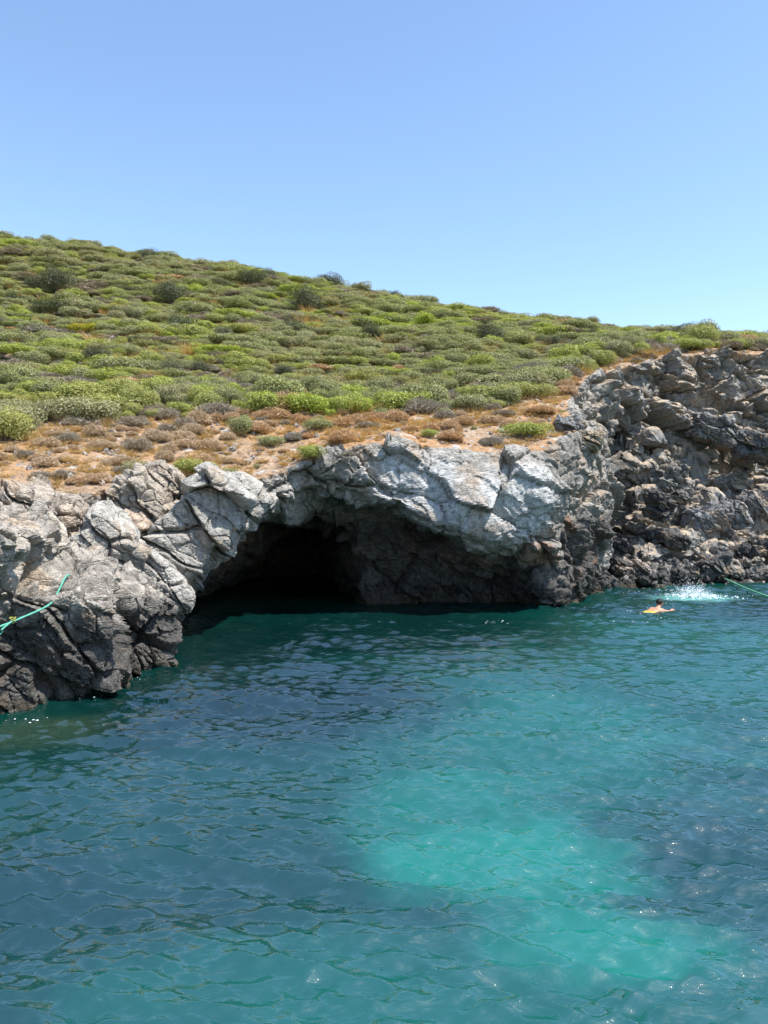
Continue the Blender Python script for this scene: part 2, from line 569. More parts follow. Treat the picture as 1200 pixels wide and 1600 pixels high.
    c = blend(c, cove * sstep(0.0, 0.35, nf - 0.2 * nb) * 0.5 * sstep(0.8, 2, z), (0.36, 0.275, 0.185))
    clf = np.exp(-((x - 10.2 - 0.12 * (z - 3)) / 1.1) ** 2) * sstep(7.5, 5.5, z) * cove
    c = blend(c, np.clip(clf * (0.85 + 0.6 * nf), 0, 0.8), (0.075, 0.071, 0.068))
    # black tide zone
    tide = sstep(1.15, 0.35, z + 0.4 * nf + 0.25 * nb)
    c = blend(c, tide * 0.85, (0.035, 0.034, 0.033))
    algae = sstep(0.28, 0.05, z + 0.1 * nf)
    c = blend(c, algae * 0.6, (0.06, 0.045, 0.02))
    # earth and dry litter on top
    topc = sstep(0.30, 0.62, top + 0.28 * nf)
    earth = np.array((0.365, 0.245, 0.152))[None, :] * (1 + 0.3 * nf)[:, None]
    dry = sstep(-0.1, 0.4, fbm(V2 * 0.35, 3, 61) + 0.3 * nf)
    earth = blend(earth, dry * 0.7, (0.40, 0.215, 0.085))
    earth = blend(earth, sstep(0.28, 0.45, fbm(V2 * 3.1, 3, 63)), (0.42, 0.39, 0.36))
    c = c * (1 - topc[:, None]) + earth * topc[:, None]
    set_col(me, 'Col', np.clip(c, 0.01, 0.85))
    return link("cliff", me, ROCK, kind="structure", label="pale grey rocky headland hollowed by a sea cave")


cliff = build_cliff()


def build_hill():
    xs = np.arange(-110, 111, 0.6)
    ys = np.arange(14, 160, 0.6)
    xx, yy = np.meshgrid(xs, ys, indexing='ij')
    zz = H(xx.ravel(), yy.ravel()).reshape(xx.shape) - 0.06
    edge = sstep(17.5, 15.0, yy) * (xx < -19)
    zz = zz * (1 - edge) + (-2.0) * edge
    zz = np.where((xx > 27) & (yy < 46), np.minimum(zz, (yy - 34) * 1.0), zz)
    V = np.stack((xx, yy, zz), 2).reshape(-1, 3)
    nx, ny = xx.shape
    I = np.arange(nx * ny).reshape(nx, ny)
    Q = np.stack((I[:-1, :-1], I[1:, :-1], I[1:, 1:], I[:-1, 1:]), 2)
    cx = (xx[:-1, :-1] + 0.3)
    cy = (yy[:-1, :-1] + 0.3)
    keep = ~((cx > LO[0] + 0.9) & (cx < HI[0] - 0.9) & (cy < HI[1] - 0.9))
    me = mesh_from("hill", V, Q[keep])
    n = fbm(V * 0.5, 3, 65)
    c = np.array((0.19, 0.145, 0.085))[None, :] * (1 + 0.5 * n)[:, None]
    g = sstep(-0.1, 0.4, fbm(V * 0.3, 3, 67))
    c = c * (1 - 0.6 * g[:, None]) + np.array((0.34, 0.22, 0.11))[None, :] * 0.6 * g[:, None]
    set_col(me, 'Col', np.clip(c, 0.01, 0.8))
    return link("hill", me, ROCK, kind="structure", label="hillside rising behind the cave")


hill = build_hill()

# ------------------------------------------------------------------ rocks made of broken slabs
def sd_box(p, c, half, Rm, rnd):
    q = np.abs((p - c) @ Rm) - (np.asarray(half) - rnd)
    return np.sqrt((np.maximum(q, 0) ** 2).sum(-1)) + np.minimum(q.max(-1), 0) - rnd


def smin(a, b, k):
    h = np.clip(0.5 + 0.5 * (b - a) / k, 0, 1)
    return b + (a - b) * h - k * h * (1 - h)


def slab_mesh(name, blocks, h, k=0.08, amps=(0.15, 0.12, 0.08), sizes=(1.2, 0.5, 0.17), seed=1, A=None, rough=0.05, warp=0.05, levels=1, zmin=-0.7):
    """blocks: (centre, half sizes, rotation, rounding); together they make one broken rock"""
    pts = []
    for c, hf, Rm, rd in blocks:
        r = np.linalg.norm(hf)
        pts += [np.asarray(c) - r, np.asarray(c) + r]
    lo = np.min(pts, 0) - 0.2
    hi = np.max(pts, 0) + 0.2
    lo[2] = max(lo[2], zmin)
    n = np.ceil((hi - lo) / h).astype(int) + 1
    g = np.stack(np.meshgrid(*(lo[i] + np.arange(n[i]) * h for i in range(3)), indexing='ij'), -1)
    gf = g.reshape(-1, 3)
    gw = gf + np.stack([perlin(gf * 0.9, seed + 5 + i) for i in range(3)], 1) * warp
    D = None
    for c, hf, Rm, rd in blocks:
        d = sd_box(gw, np.asarray(c), hf, Rm, rd)
        D = d if D is None else smin(D, d, k)
    V, Q = surface_nets(D.reshape(g.shape[:3]), lo, h)
    me = mesh_from(name, V, Q)
    if levels:
        me = subdivide(me, levels)
    V, N = verts_of(me)
    disp = 0
    rr = None
    for i, (a, s) in enumerate(zip(amps, sizes)):
        d, gp, r = facet(V + fbm(V * (1.6 / s), 2, seed + 11)[:, None] * 0.09 * s, s, seed + 20 + i, A)
        disp = disp + 1.7 * a * d - 0.16 * s * a / 0.15 * sstep(0.08, 0.0, gp)
        rr = r if rr is None else rr
    nz = fbm(V * 2.6, 5, seed + 31, 0.58)
    disp = disp + 0.6 * rough * nz
    V2 = V + N * disp[:, None]
    set_verts(me, V2)
    me.polygons.foreach_set('use_smooth', np.zeros(len(me.polygons), bool))
    return me, V2, N, rr, nz


def blend(c, m, rgb):
    return c * (1 - m[:, None]) + np.asarray(rgb)[None, :] * m[:, None]


def outcrop_colour(me, V, N, rr, nz, seed, base=(0.30, 0.285, 0.265), dark_to=1.35, dark=(0.052, 0.05, 0.047)):
    nb = fbm(V * 0.8, 3, seed + 41)
    nf = fbm(V * 3.0, 3, seed + 43)
    c = np.asarray(base)[None, :] * (1 + 0.22 * nb + 0.25 * (rr - 0.5) + 0.2 * nf)[:, None]
    c = blend(c, sstep(0.12, 0.5, fbm(V * 1.1, 3, seed + 47)) * 0.55, (0.42, 0.30, 0.19))
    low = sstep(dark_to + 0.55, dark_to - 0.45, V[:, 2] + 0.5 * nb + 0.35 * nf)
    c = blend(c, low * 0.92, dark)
    br = sstep(0.2, 0.55, fbm(V * 1.3, 3, seed + 49)) * low
    c = blend(c, br * 0.5, (0.15, 0.105, 0.07))
    c = blend(c, sstep(0.25, 0.02, V[:, 2] + 0.1 * nf) * 0.7, (0.05, 0.038, 0.02))
    set_col(me, 'Col', np.clip(c, 0.01, 0.8))


def blk(u, v, Y, half, rx=0, ry=0, rz=0, rd=0.12):
    return (P(u, v, Y), np.asarray(half, float), rotm(R(rx), R(ry), R(rz)), rd)


AO = rotm(0.15, R(42), 0.3) @ np.diag((0.85, 0.9, 2.0))


def outcrop(name, blocks, label, cat="rock", seed=1, h=0.06, base=(0.36, 0.32, 0.27), dark_to=1.35, **kw):
    me, V, N, rr, nz = slab_mesh(name, blocks, h, seed=seed, A=AO, **kw)
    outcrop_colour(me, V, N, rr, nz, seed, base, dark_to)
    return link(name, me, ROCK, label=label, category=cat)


# the near rocks on the left
knob = outcrop("rock_outcrop", [
    blk(20, 1025, 12.9, (1.5, 1.3, 1.55), 8, 10, 20, 0.35),
    blk(-130, 965, 12.5, (1.5, 1.4, 1.9), 0, 15, 5, 0.4),
    blk(-330, 930, 13.4, (1.9, 1.6, 2.1), 0, 10, -10, 0.4),
    blk(160, 985, 15.8, (1.15, 1.3, 1.35), 10, 14, 30, 0.4),
    blk(100, 930, 15.2, (1.0, 1.3, 0.75), 0, -20, 20, 0.25),
    blk(205, 985, 17.0, (0.70, 1.2, 1.15), 0, 15, 20, 0.3),
    blk(150, 1040, 15.2, (1.4, 0.9, 0.6), 0, 0, 25, 0.3),
    blk(30, 930, 14.4, (1.1, 0.9, 0.6), 10, -25, 10, 0.2),
], "dark knobbly rock rising from the water in front of the leaning slabs", seed=101, dark_to=1.4, k=0.22, amps=(0.19, 0.15, 0.09), sizes=(1.4, 0.55, 0.18), rough=0.09, warp=0.12)

lean = outcrop("leaning_rock", [
    blk(288, 835, 19.0, (0.78, 1.0, 1.65), 8, 42, 18, 0.16),
    blk(328, 845, 20.0, (0.50, 1.1, 1.75), 4, 37, 22, 0.2),
    blk(325, 800, 19.8, (0.7, 0.9, 0.8), 0, 30, 10, 0.2),
    blk(375, 790, 20.8, (0.55, 0.9, 0.75), 0, 40, 10, 0.2),
], "big pale slab leaning against the left side of the cave mouth", seed=131, dark_to=0.15, base=(0.37, 0.345, 0.305), k=0.1, amps=(0.13, 0.08, 0.06), sizes=(1.7, 0.7, 0.2), rough=0.04)

outcrop("rock_slab", [
    blk(240, 905, 17.0, (0.42, 0.9, 0.80), 5, -42, 20, 0.2),
    blk(258, 930, 17.4, (0.40, 0.9, 0.45), 5, -50, 20, 0.2),
], "smooth rounded grey slab below the leaning slab, at the cave's edge", seed=151, h=0.05, dark_to=0.9, base=(0.39, 0.36, 0.32), amps=(0.09, 0.08, 0.06), rough=0.04)

outcrop("rock_slab", [
    blk(150, 855, 16.4, (0.50, 0.9, 0.75), 5, 38, 20, 0.14),
    blk(180, 880, 16.6, (0.35, 0.9, 0.6), 5, 35, 20, 0.14),
], "cracked upright slab with a flat lit top above the dark knobbly rock", seed=161, h=0.05, dark_to=0.7, base=(0.39, 0.36, 0.315), amps=(0.12, 0.10, 0.06), sizes=(1.3, 0.6, 0.2))

outcrop("boulder", [
    blk(222, 785, 19.0, (0.62, 0.7, 0.55), 10, 40, 10, 0.14),
    blk(262, 760, 19.6, (0.45, 0.6, 0.40), 0, 35, 20, 0.14),
], "warm tan blocky boulder wedged along the top of the leaning slab", seed=171, h=0.05, dark_to=-1, base=(0.42, 0.36, 0.29), amps=(0.14, 0.12, 0.08))
outcrop("boulder", [blk(208, 828, 18.0, (0.34, 0.4, 0.30), 10, 30, 10, 0.12)],
        "small ochre boulder in the notch between the two slabs", seed=173, h=0.04, dark_to=-1, base=(0.42, 0.33, 0.25))
outcrop("boulder", [blk(180, 815, 18.2, (0.5, 0.5, 0.42), 10, 35, 10, 0.14)],
        "grey cracked boulder beside the small ochre boulder", seed=175, h=0.04, dark_to=-1, base=(0.33, 0.30, 0.27))
outcrop("rock_ledge", [
    blk(50, 835, 16.6, (0.95, 0.7, 0.9), 5, 20, 10, 0.25),
    blk(100, 830, 17.3, (0.7, 0.7, 0.75), 5, -15, 10, 0.25),
    blk(-20, 860, 16.0, (0.7, 0.7, 0.9), 5, 0, 10, 0.25),
    blk(-140, 850, 15.6, (1.2, 0.7, 0.9), 5, 8, 0, 0.25),
], "broad warm grey ledge under the dry slope, behind the upright slab", seed=181, dark_to=-0.2, base=(0.37, 0.31, 0.25), k=0.15, amps=(0.15, 0.12, 0.07), sizes=(1.3, 0.55, 0.2))

# ------------------------------------------------------------------ loose rocks along the cove
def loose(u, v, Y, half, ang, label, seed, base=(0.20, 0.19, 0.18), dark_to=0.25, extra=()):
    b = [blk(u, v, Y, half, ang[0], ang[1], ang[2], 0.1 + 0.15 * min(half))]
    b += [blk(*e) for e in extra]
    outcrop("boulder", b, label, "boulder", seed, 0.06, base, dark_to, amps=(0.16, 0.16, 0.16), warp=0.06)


loose(1108, 888, 33.0, (0.75, 0.6, 0.45), (0, -8, 15), "big dark boulder at the water's edge behind the splash", 201, (0.12, 0.115, 0.11), 0.1)
loose(1165, 880, 34.2, (0.62, 0.5, 0.22), (0, -8, 10), "pale flat boulder lying beside the big dark shore boulder", 203, (0.36, 0.32, 0.27), 0.0)
loose(1140, 893, 33.4, (0.35, 0.35, 0.24), (0, 5, 30), "small pale boulder in front of the flat one", 205, (0.34, 0.31, 0.27), 0.0)
loose(985, 884, 31.6, (0.62, 0.4, 0.22), (0, 14, 10), "long pale pinkish boulder at the foot of the gully", 207, (0.38, 0.31, 0.26), 0.0)
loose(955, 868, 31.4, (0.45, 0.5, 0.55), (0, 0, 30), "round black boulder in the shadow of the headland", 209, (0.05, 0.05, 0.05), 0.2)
loose(1118, 812, 36.0, (1.25, 0.8, 0.62), (8, -14, 8), "massive tilted grey block in the middle of the cove slope", 211, (0.27, 0.265, 0.26), -2)
loose(1040, 745, 36.8, (0.75, 0.7, 0.5), (5, -10, 20), "rounded grey knob halfway up the cove", 213, (0.22, 0.21, 0.19), -2)
loose(1112, 672, 38.6, (0.95, 0.8, 0.62), (8, 20, 12), "jutting grey rock below the cliff rim of the cove", 215, (0.22, 0.21, 0.195), -2)
loose(1175, 790, 37.6, (0.85, 0.7, 0.5), (8, -10, 12), "grey boulder right of the massive tilted block", 217, (0.24, 0.23, 0.22), -2)
loose(1060, 770, 36.6, (0.6, 0.6, 0.35), (8, -10, 42), "low lumpy boulder under the rounded knob", 219, (0.2, 0.185, 0.165), -2)
loose(1180, 700, 38.4, (1.0, 0.8, 0.6), (8, 12, 42), "dark boulder on the cove slope by the right edge", 221, (0.15, 0.145, 0.14), -2)
loose(1028, 790, 34.0, (0.42, 0.5, 0.6), (8, -10, 42), "narrow dark rock standing beside the gully", 223, (0.09, 0.085, 0.08), -2)
loose(1045, 845, 34.0, (0.75, 0.6, 0.32), (8, 14, 22), "dark layered rock above the shore rubble", 225, (0.11, 0.105, 0.1), -2)
loose(1155, 862, 35.2, (1.5, 0.6, 0.26), (8, -9, 6), "long black shelf of rock above the flat pale boulder", 227, (0.075, 0.073, 0.072), -2)
loose(912, 690, 25.6, (0.55, 0.9, 0.32), (0, 8, -12), "tan capped block jutting from the headland corner", 229, (0.38, 0.30, 0.21), -2)
loose(893, 668, 25.6, (0.42, 0.5, 0.30), (0, 8, -12), "grey block resting on the headland corner", 231, (0.24, 0.235, 0.23), -2)

loose(1066, 897, 32.2, (0.75, 0.5, 0.14), (0, 4, 15), "flat dark rock awash just behind the splash", 233, (0.10, 0.095, 0.09), 0.05)
loose(1012, 901, 31.2, (0.6, 0.45, 0.13), (0, -5, 25), "low flat black rock at the waterline under the long pinkish boulder", 235, (0.07, 0.068, 0.065), 0.05)
loose(1190, 893, 33.8, (0.8, 0.5, 0.15), (0, -4, 5), "flat grey rock at the waterline by the right edge", 237, (0.22, 0.205, 0.185), 0.05)

# ------------------------------------------------------------------ the sea
def water_material():
    t = NT("sea_water")
    pos = t.n('NewGeometry').outputs['Position']
    sep = t.n('SeparateXYZ', {0: pos})
    big = t.noise(pos, 0.16, 3, 0.5, 0.6)
    mid = t.noise(pos, 0.85, 7, 0.62, 0.9)

    def spot(x, y, rx, ry):
        dx = t.mul(t.mul(sep.outputs[0], x, 'SUBTRACT'), 1.0 / rx)
        dy = t.mul(t.mul(sep.outputs[1], y, 'SUBTRACT'), 1.0 / ry)
        r = t.mul(t.mul(dx, dx), t.mul(dy, dy), 'ADD')
        r = t.mul(r, t.mul(t.mul(mid, 0.5, 'SUBTRACT'), 2.2), 'ADD')
        return t.n('MapRange', {0: t.mul(r, 0.25), 1: -0.05, 2: 0.55, 3: 1.0, 4: 0.0}, interpolation_type='SMOOTHERSTEP').outputs[0]
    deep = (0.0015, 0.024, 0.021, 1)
    teal = (0.0015, 0.044, 0.033, 1)
    sand = (0.006, 0.190, 0.142, 1)
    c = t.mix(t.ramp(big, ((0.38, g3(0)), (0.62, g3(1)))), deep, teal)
    # pale sandy bottom seen through the water
    for (u, v, rx, ry, kk) in ((800, 1350, 1.0, 0.8, 0.6), (965, 1475, 0.8, 0.4, 0.5), (700, 1265, 1.0, 1.2, 0.35), (1000, 1040, 6.0, 6.0, 0.2), (760, 1560, 2.5, 0.8, 0.22), (820, 1150, 2.2, 2.6, 0.22)):
        Y = 3.0 * FPX / (v - 800)
        k = spot((u - 600) / FPX * Y, Y, rx, ry)
        c = t.mix(t.mul(k, kk), c, sand)
    for (u, v, rx, ry) in ((440, 1090, 2.8, 2.6), (560, 985, 5.0, 4.6), (300, 1010, 3.0, 2.8)):  # shade and dark cliff reflection before the cave, painted into the water colour
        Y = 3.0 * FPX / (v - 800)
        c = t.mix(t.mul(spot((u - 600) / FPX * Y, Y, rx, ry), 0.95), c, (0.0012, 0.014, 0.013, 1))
    Y = 3.0 * FPX / 340
    c = t.mix(t.mul(spot((60 - 600) / FPX * Y, Y, 0.8, 0.8), 0.25), c, (0.06, 0.085, 0.035, 1))
    c = t.mix(t.mul(spot(*P(1085, 936, 27.0)[:2], 1.3, 1.1), 0.8), c, (0.16, 0.42, 0.40, 1))
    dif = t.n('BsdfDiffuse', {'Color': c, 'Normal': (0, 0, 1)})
    up = t.n('CombineXYZ', {2: 1.0})
    t.t.links.new(up.outputs[0], dif.inputs['Normal'])
    dif.inputs['Roughness'].default_value = 0.0
    # fine ripples
    sx = t.n('Mapping', {'Vector': pos, 'Scale': (0.5, 1.3, 1.0), 'Rotation': (0, 0, R(-14))}).outputs[0]
    r1 = t.noise(sx, 8.0, 3, 0.5, 0.7)
    r2 = t.noise(sx, 17.0, 2, 0.5, 0.5)
    hgt = t.mul(r1, t.mul(r2, 0.15), 'ADD')
    bump = t.n('Bump', {'Height': hgt, 'Strength': 0.7, 'Distance': 0.03}).outputs[0]
    gl = t.n('BsdfGlossy', {'Color': (1, 1, 1, 1), 'Roughness': 0.008, 'Normal': bump})
    fr = t.n('Math', {0: t.mul(t.n('Fresnel', {'IOR': 1.9, 'Normal': bump}).outputs[0], 1.6), 1: 0.36}, operation='MINIMUM').outputs[0]
    m = t.n('MixShader', {0: fr, 1: dif.outputs[0], 2: gl.outputs[0]})
    t.t.links.new(m.outputs[0], t.out.inputs[0])
    return t.m


def spaced(a, b, d0, grow, lim):
    """positions from a to b, dense near a"""
    out = [a]
    d = d0
    while out[-1] < b:
        out.append(out[-1] + d)
        d = min(d * grow, lim)
    return np.array(out)


WAVES = []
wr = np.random.default_rng(5)
NW = 180
for i in range(NW):
    lam = 0.075 * (0.70 / 0.075) ** wr.random()
    main_ = i % 4 > 0
    th = R(-107) + wr.normal(0, 0.27) if main_ else R(-66) + wr.normal(0, 0.34)
    slope = 0.42 * math.sqrt(2 / NW) * (0.5 + wr.random()) * (1.25 if 0.13 < lam < 0.4 else 0.72) * (1.1 if main_ else 0.7)
    WAVES.append((2 * math.pi / lam, th, slope * lam / (2 * math.pi), wr.random() * 6.283))
for i in range(7):
    WAVES.append((2 * math.pi / (1.2 + 1.8 * wr.random()), R(-100) + wr.normal(0, 0.4), 0.016, wr.random() * 6.283))


def waves(x, y):
    x = x.astype(np.float32)
    y = y.astype(np.float32)
    dx = np.zeros_like(x)
    dy = np.zeros_like(x)
    dz = np.zeros_like(x)
    q = np.c_[x, y, np.zeros(len(x))]
    gust = 1.0 + 0.45 * perlin(q * 0.22, 81) + 0.35 * perlin(q * 0.6, 83)
    calm = 1.05 + 0.12 * sstep(10, 5, y)
    ph = (fbm(q * 0.5, 2, 85) * 0.9).astype(np.float32)
    grid = np.clip(0.012 + 0.004 * (y - 2.2), 0.020, 0.07)
    for k, th, a, p in WAVES:
        a = a * np.clip((2 * math.pi / k / grid - 2) / 2, 0, 1)
        cx, cy = math.cos(th), math.sin(th)
        f = np.float32(k * cx) * x + np.float32(k * cy) * y + ph + np.float32(p)
        dz += a * np.cos(f)
        sn = 0.5 * a * np.sin(f)
        dx -= np.float32(cx) * sn
        dy -= np.float32(cy) * sn
    s = gust * calm * sstep(70, 45, y) * sstep(60, 25, np.abs(x))
    return dx * s, dy * s, dz * s


def build_sea():
    yp = spaced(2.2, 48, 0.012, 1.004, 0.07)
    ys = np.concatenate((-spaced(0, 250, 0.15, 1.15, 40)[::-1] + 2.1, yp))
    xc = np.arange(-11, 14.001, 0.024)
    xs = np.concatenate((-spaced(11.03, 400, 0.03, 1.035, 60)[::-1], xc, spaced(14.03, 400, 0.03, 1.035, 60)))
    xx, yy = np.meshgrid(xs, ys, indexing='ij')
    x, y = xx.ravel(), yy.ravel()
    dx, dy, dz = waves(x, y)
    V = np.stack((x + dx, y + dy, dz), 1)
    nx, ny = xx.shape
    I = np.arange(nx * ny).reshape(nx, ny)
    Q = np.stack((I[:-1, :-1], I[1:, :-1], I[1:, 1:], I[:-1, 1:]), 2).reshape(-1, 4)
    me = mesh_from("sea", V, Q)
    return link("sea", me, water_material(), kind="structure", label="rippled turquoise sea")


sea = build_sea()

# ------------------------------------------------------------------ shrubs
def leaf_shell(n, seed, lumps=14, flat=0.62, size=0.075, lump_r=0.42, pts=0.5):
    """leaves over a lumpy dome of radius about 1"""
    r = np.random.default_rng(seed)
    a = r.random(lumps) * 6.283
    rad = np.sqrt(r.random(lumps)) * 0.72
    C = np.stack((np.cos(a) * rad, np.sin(a) * rad, (0.25 + 0.45 * np.sqrt(1 - rad ** 2)) * (0.75 + 0.4 * r.random(lumps))), 1)
    LR = lump_r * (0.65 + 0.7 * r.random(lumps))
    k = r.choice(lumps, n, p=LR ** 2 / (LR ** 2).sum())
    d = r.normal(size=(n, 3))
    d[:, 2] += 0.45
    d /= np.linalg.norm(d, axis=1)[:, None]
    p = C[k] + d * (LR[k] * (0.72 + 0.36 * r.random(n) ** 0.6))[:, None]
    p[:, 2] = np.maximum(p[:, 2], 0.02 + 0.1 * r.random(n))
    p[:, 2] *= flat / 0.62
    nrm = d + np.array((0, 0, 0.35)) + r.normal(size=(n, 3)) * 0.42
    nrm /= np.linalg.norm(nrm, axis=1)[:, None]
    t = np.cross(nrm, r.normal(size=(n, 3)))
    t /= np.linalg.norm(t, axis=1)[:, None]
    b = np.cross(nrm, t)
    s = size * (0.6 + 0.8 * r.random(n))
    V = np.stack((p - t * s[:, None], p + b * (s * pts)[:, None], p + t * s[:, None], p - b * (s * pts)[:, None]), 1).reshape(-1, 3)
    Q = np.arange(4 * n).reshape(n, 4)
    return V, Q, np.repeat(r.random(n), 4)


def twig_cushion(n, seed, flat=0.75, thick=0.012, length=0.32, lumps=5):
    """short dry twigs standing out of a rounded cushion"""
    r = np.random.default_rng(seed)
    a = r.random(lumps) * 6.283
    rad = np.sqrt(r.random(lumps)) * 0.5
    C = np.stack((np.cos(a) * rad, np.sin(a) * rad, np.full(lumps, 0.1)), 1)
    LR = 0.45 + 0.35 * r.random(lumps)
    k = r.choice(lumps, n)
    d = r.normal(size=(n, 3))
    d[:, 2] = np.abs(d[:, 2]) * 1.1 + 0.05
    d /= np.linalg.norm(d, axis=1)[:, None]
    tip = C[k] + d * (LR[k] * (0.85 + 0.22 * r.random(n)))[:, None]
    dd = d + r.normal(size=(n, 3)) * 0.45
    dd /= np.linalg.norm(dd, axis=1)[:, None]
    base = tip - dd * (length * (0.5 + r.random(n)))[:, None]
    for q in (tip, base):
        q[:, 2] = np.maximum(q[:, 2] * flat, 0.0)
    w = np.cross(dd, r.normal(size=(n, 3)))
    w /= np.linalg.norm(w, axis=1)[:, None]
    w *= thick * (0.6 + 0.9 * r.random(n))[:, None]
    V = np.stack((base - w, base + w, tip + w * 0.45, tip - w * 0.45), 1).reshape(-1, 3)
    return V, np.arange(4 * n).reshape(n, 4), np.repeat(r.random(n), 4)


def stems(n, seed, flat=0.6):
    r = np.random.default_rng(seed)
    V, Q, k = [], [], 0
    for i in range(n):
        a = r.random() * 6.283
        e = np.array((math.cos(a) * 0.75 * r.random(), math.sin(a) * 0.75 * r.random(), (0.45 + 0.35 * r.random()) * flat / 0.62))
        b = e * np.array((0.2, 0.2, 0)) + np.array((0, 0, -0.12))
        m = (b + e) / 2 + r.normal(size=3) * 0.06
        pr = [(b, 0.035), (m, 0.024), (e, 0.008)]
        for j, (c, rad) in enumerate(pr):
            for q in range(5):
                V.append((c[0] + rad * math.cos(q * 1.2566), c[1] + rad * math.sin(q * 1.2566), c[2]))
        for j in range(2):
            for q in range(5):
                Q.append((k + j * 5 + q, k + j * 5 + (q + 1) % 5, k + j * 5 + 5 + (q + 1) % 5, k + j * 5 + 5 + q))
        k += 15
    return np.array(V), np.array(Q), np.full(len(V), 0.4)


WOOD = plain_material("twig_wood", (0.14, 0.105, 0.08), 0.9, 0.3)


def plant_mesh(name, mat, main, wood=None):
    V, Q, r = main
    if wood is not None:
        Vw, Qw, rw = wood
        n0 = len(Q)
        Q = np.concatenate((Q, Qw + len(V)))
        V = np.concatenate((V, Vw))
        r = np.concatenate((r, rw))
    me = mesh_from(name, V, Q, False)
    a = me.attributes.new('rnd', 'FLOAT', 'POINT')
    a.data.foreach_set('value', r.astype(np.float32))
    me.materials.append(mat)
    me.materials.append(WOOD)
    if wood is not None:
        mi = np.zeros(len(Q), np.int32)
        mi[n0:] = 1
        me.polygons.foreach_set('material_index', mi)
    return me


M_OLIVE = leaf_material("olive_leaves", (0.167, 0.189, 0.057), (0.425, 0.453, 0.162), (0.369, 0.348, 0.180))
M_LIME = leaf_material("lime_leaves", (0.190, 0.249, 0.028), (0.526, 0.609, 0.080), (0.403, 0.398, 0.124), 0.3)
M_DARK = leaf_material("dark_leaves", (0.068, 0.081, 0.038), (0.169, 0.186, 0.090), (0.158, 0.158, 0.090))
M_GREY = leaf_material("grey_twigs", (0.20, 0.172, 0.14), (0.44, 0.385, 0.31), (0.36, 0.29, 0.21), 0.1)
M_DRY = leaf_material("dry_twigs", (0.37, 0.215, 0.105), (0.77, 0.475, 0.23), (0.57, 0.42, 0.28), 0.15)
M_YEL = leaf_material("yellow_leaves", (0.27, 0.25, 0.018), (0.56, 0.50, 0.035), (0.30, 0.30, 0.04), 0.3)
M_STRAW = leaf_material("straw", (0.46, 0.26, 0.09), (0.76, 0.50, 0.20), (0.60, 0.40, 0.18), 0.25)

MESH = {'olive': [], 'lime': [], 'dark': [], 'grey': [], 'dry': [], 'yellow': []}
for i in range(4):
    MESH['olive'].append(plant_mesh("olive_shrub", M_OLIVE, leaf_shell(6000, 300 + i, 22, 0.50, 0.036, 0.36), stems(9, 330 + i)))
for i in range(3):
    MESH['lime'].append(plant_mesh("lime_shrub", M_LIME, leaf_shell(6000, 340 + i, 22, 0.50, 0.036, 0.36), stems(8, 350 + i)))
    MESH['dark'].append(plant_mesh("dark_shrub", M_DARK, leaf_shell(6500, 360 + i, 20, 0.85, 0.036, 0.42), stems(10, 370 + i, 0.8)))
    MESH['grey'].append(plant_mesh("grey_shrub", M_GREY, twig_cushion(5000, 380 + i, 0.7, 0.011, 0.26, 9)))
    MESH['dry'].append(plant_mesh("cushion_shrub", M_DRY, twig_cushion(4000, 390 + i, 0.75, 0.012, 0.24)))
for i in range(2):
    MESH['yellow'].append(plant_mesh("yellow_shrub", M_YEL, leaf_shell(5000, 400 + i, 18, 0.5, 0.036, 0.36), stems(6, 405 + i)))

NAMES = {'olive': 'olive_green_shrub', 'lime': 'bright_green_shrub', 'dark': 'dark_green_shrub', 'grey': 'grey_shrub', 'dry': 'cushion_shrub', 'yellow': 'yellow_shrub'}


def shrub(kind, x, y, r, hgt, label, group=None, sink=0.08, rot=None):
    me = MESH[kind][rng.integers(len(MESH[kind]))]
    o = bpy.data.objects.new(NAMES[kind], me)
    COL.objects.link(o)
    o.location = (x, y, float(H(x, y)[0]) - sink * r)
    o.rotation_euler = (0, 0, rng.random() * 6.283 if rot is None else rot)
    e = 0.78 + 0.5 * rng.random()
    o.scale = (r * e, r / e, r * hgt)
    o['label'] = label
    o['category'] = 'shrub'
    if group:
        o['group'] = group
    return o


TAKEN = []
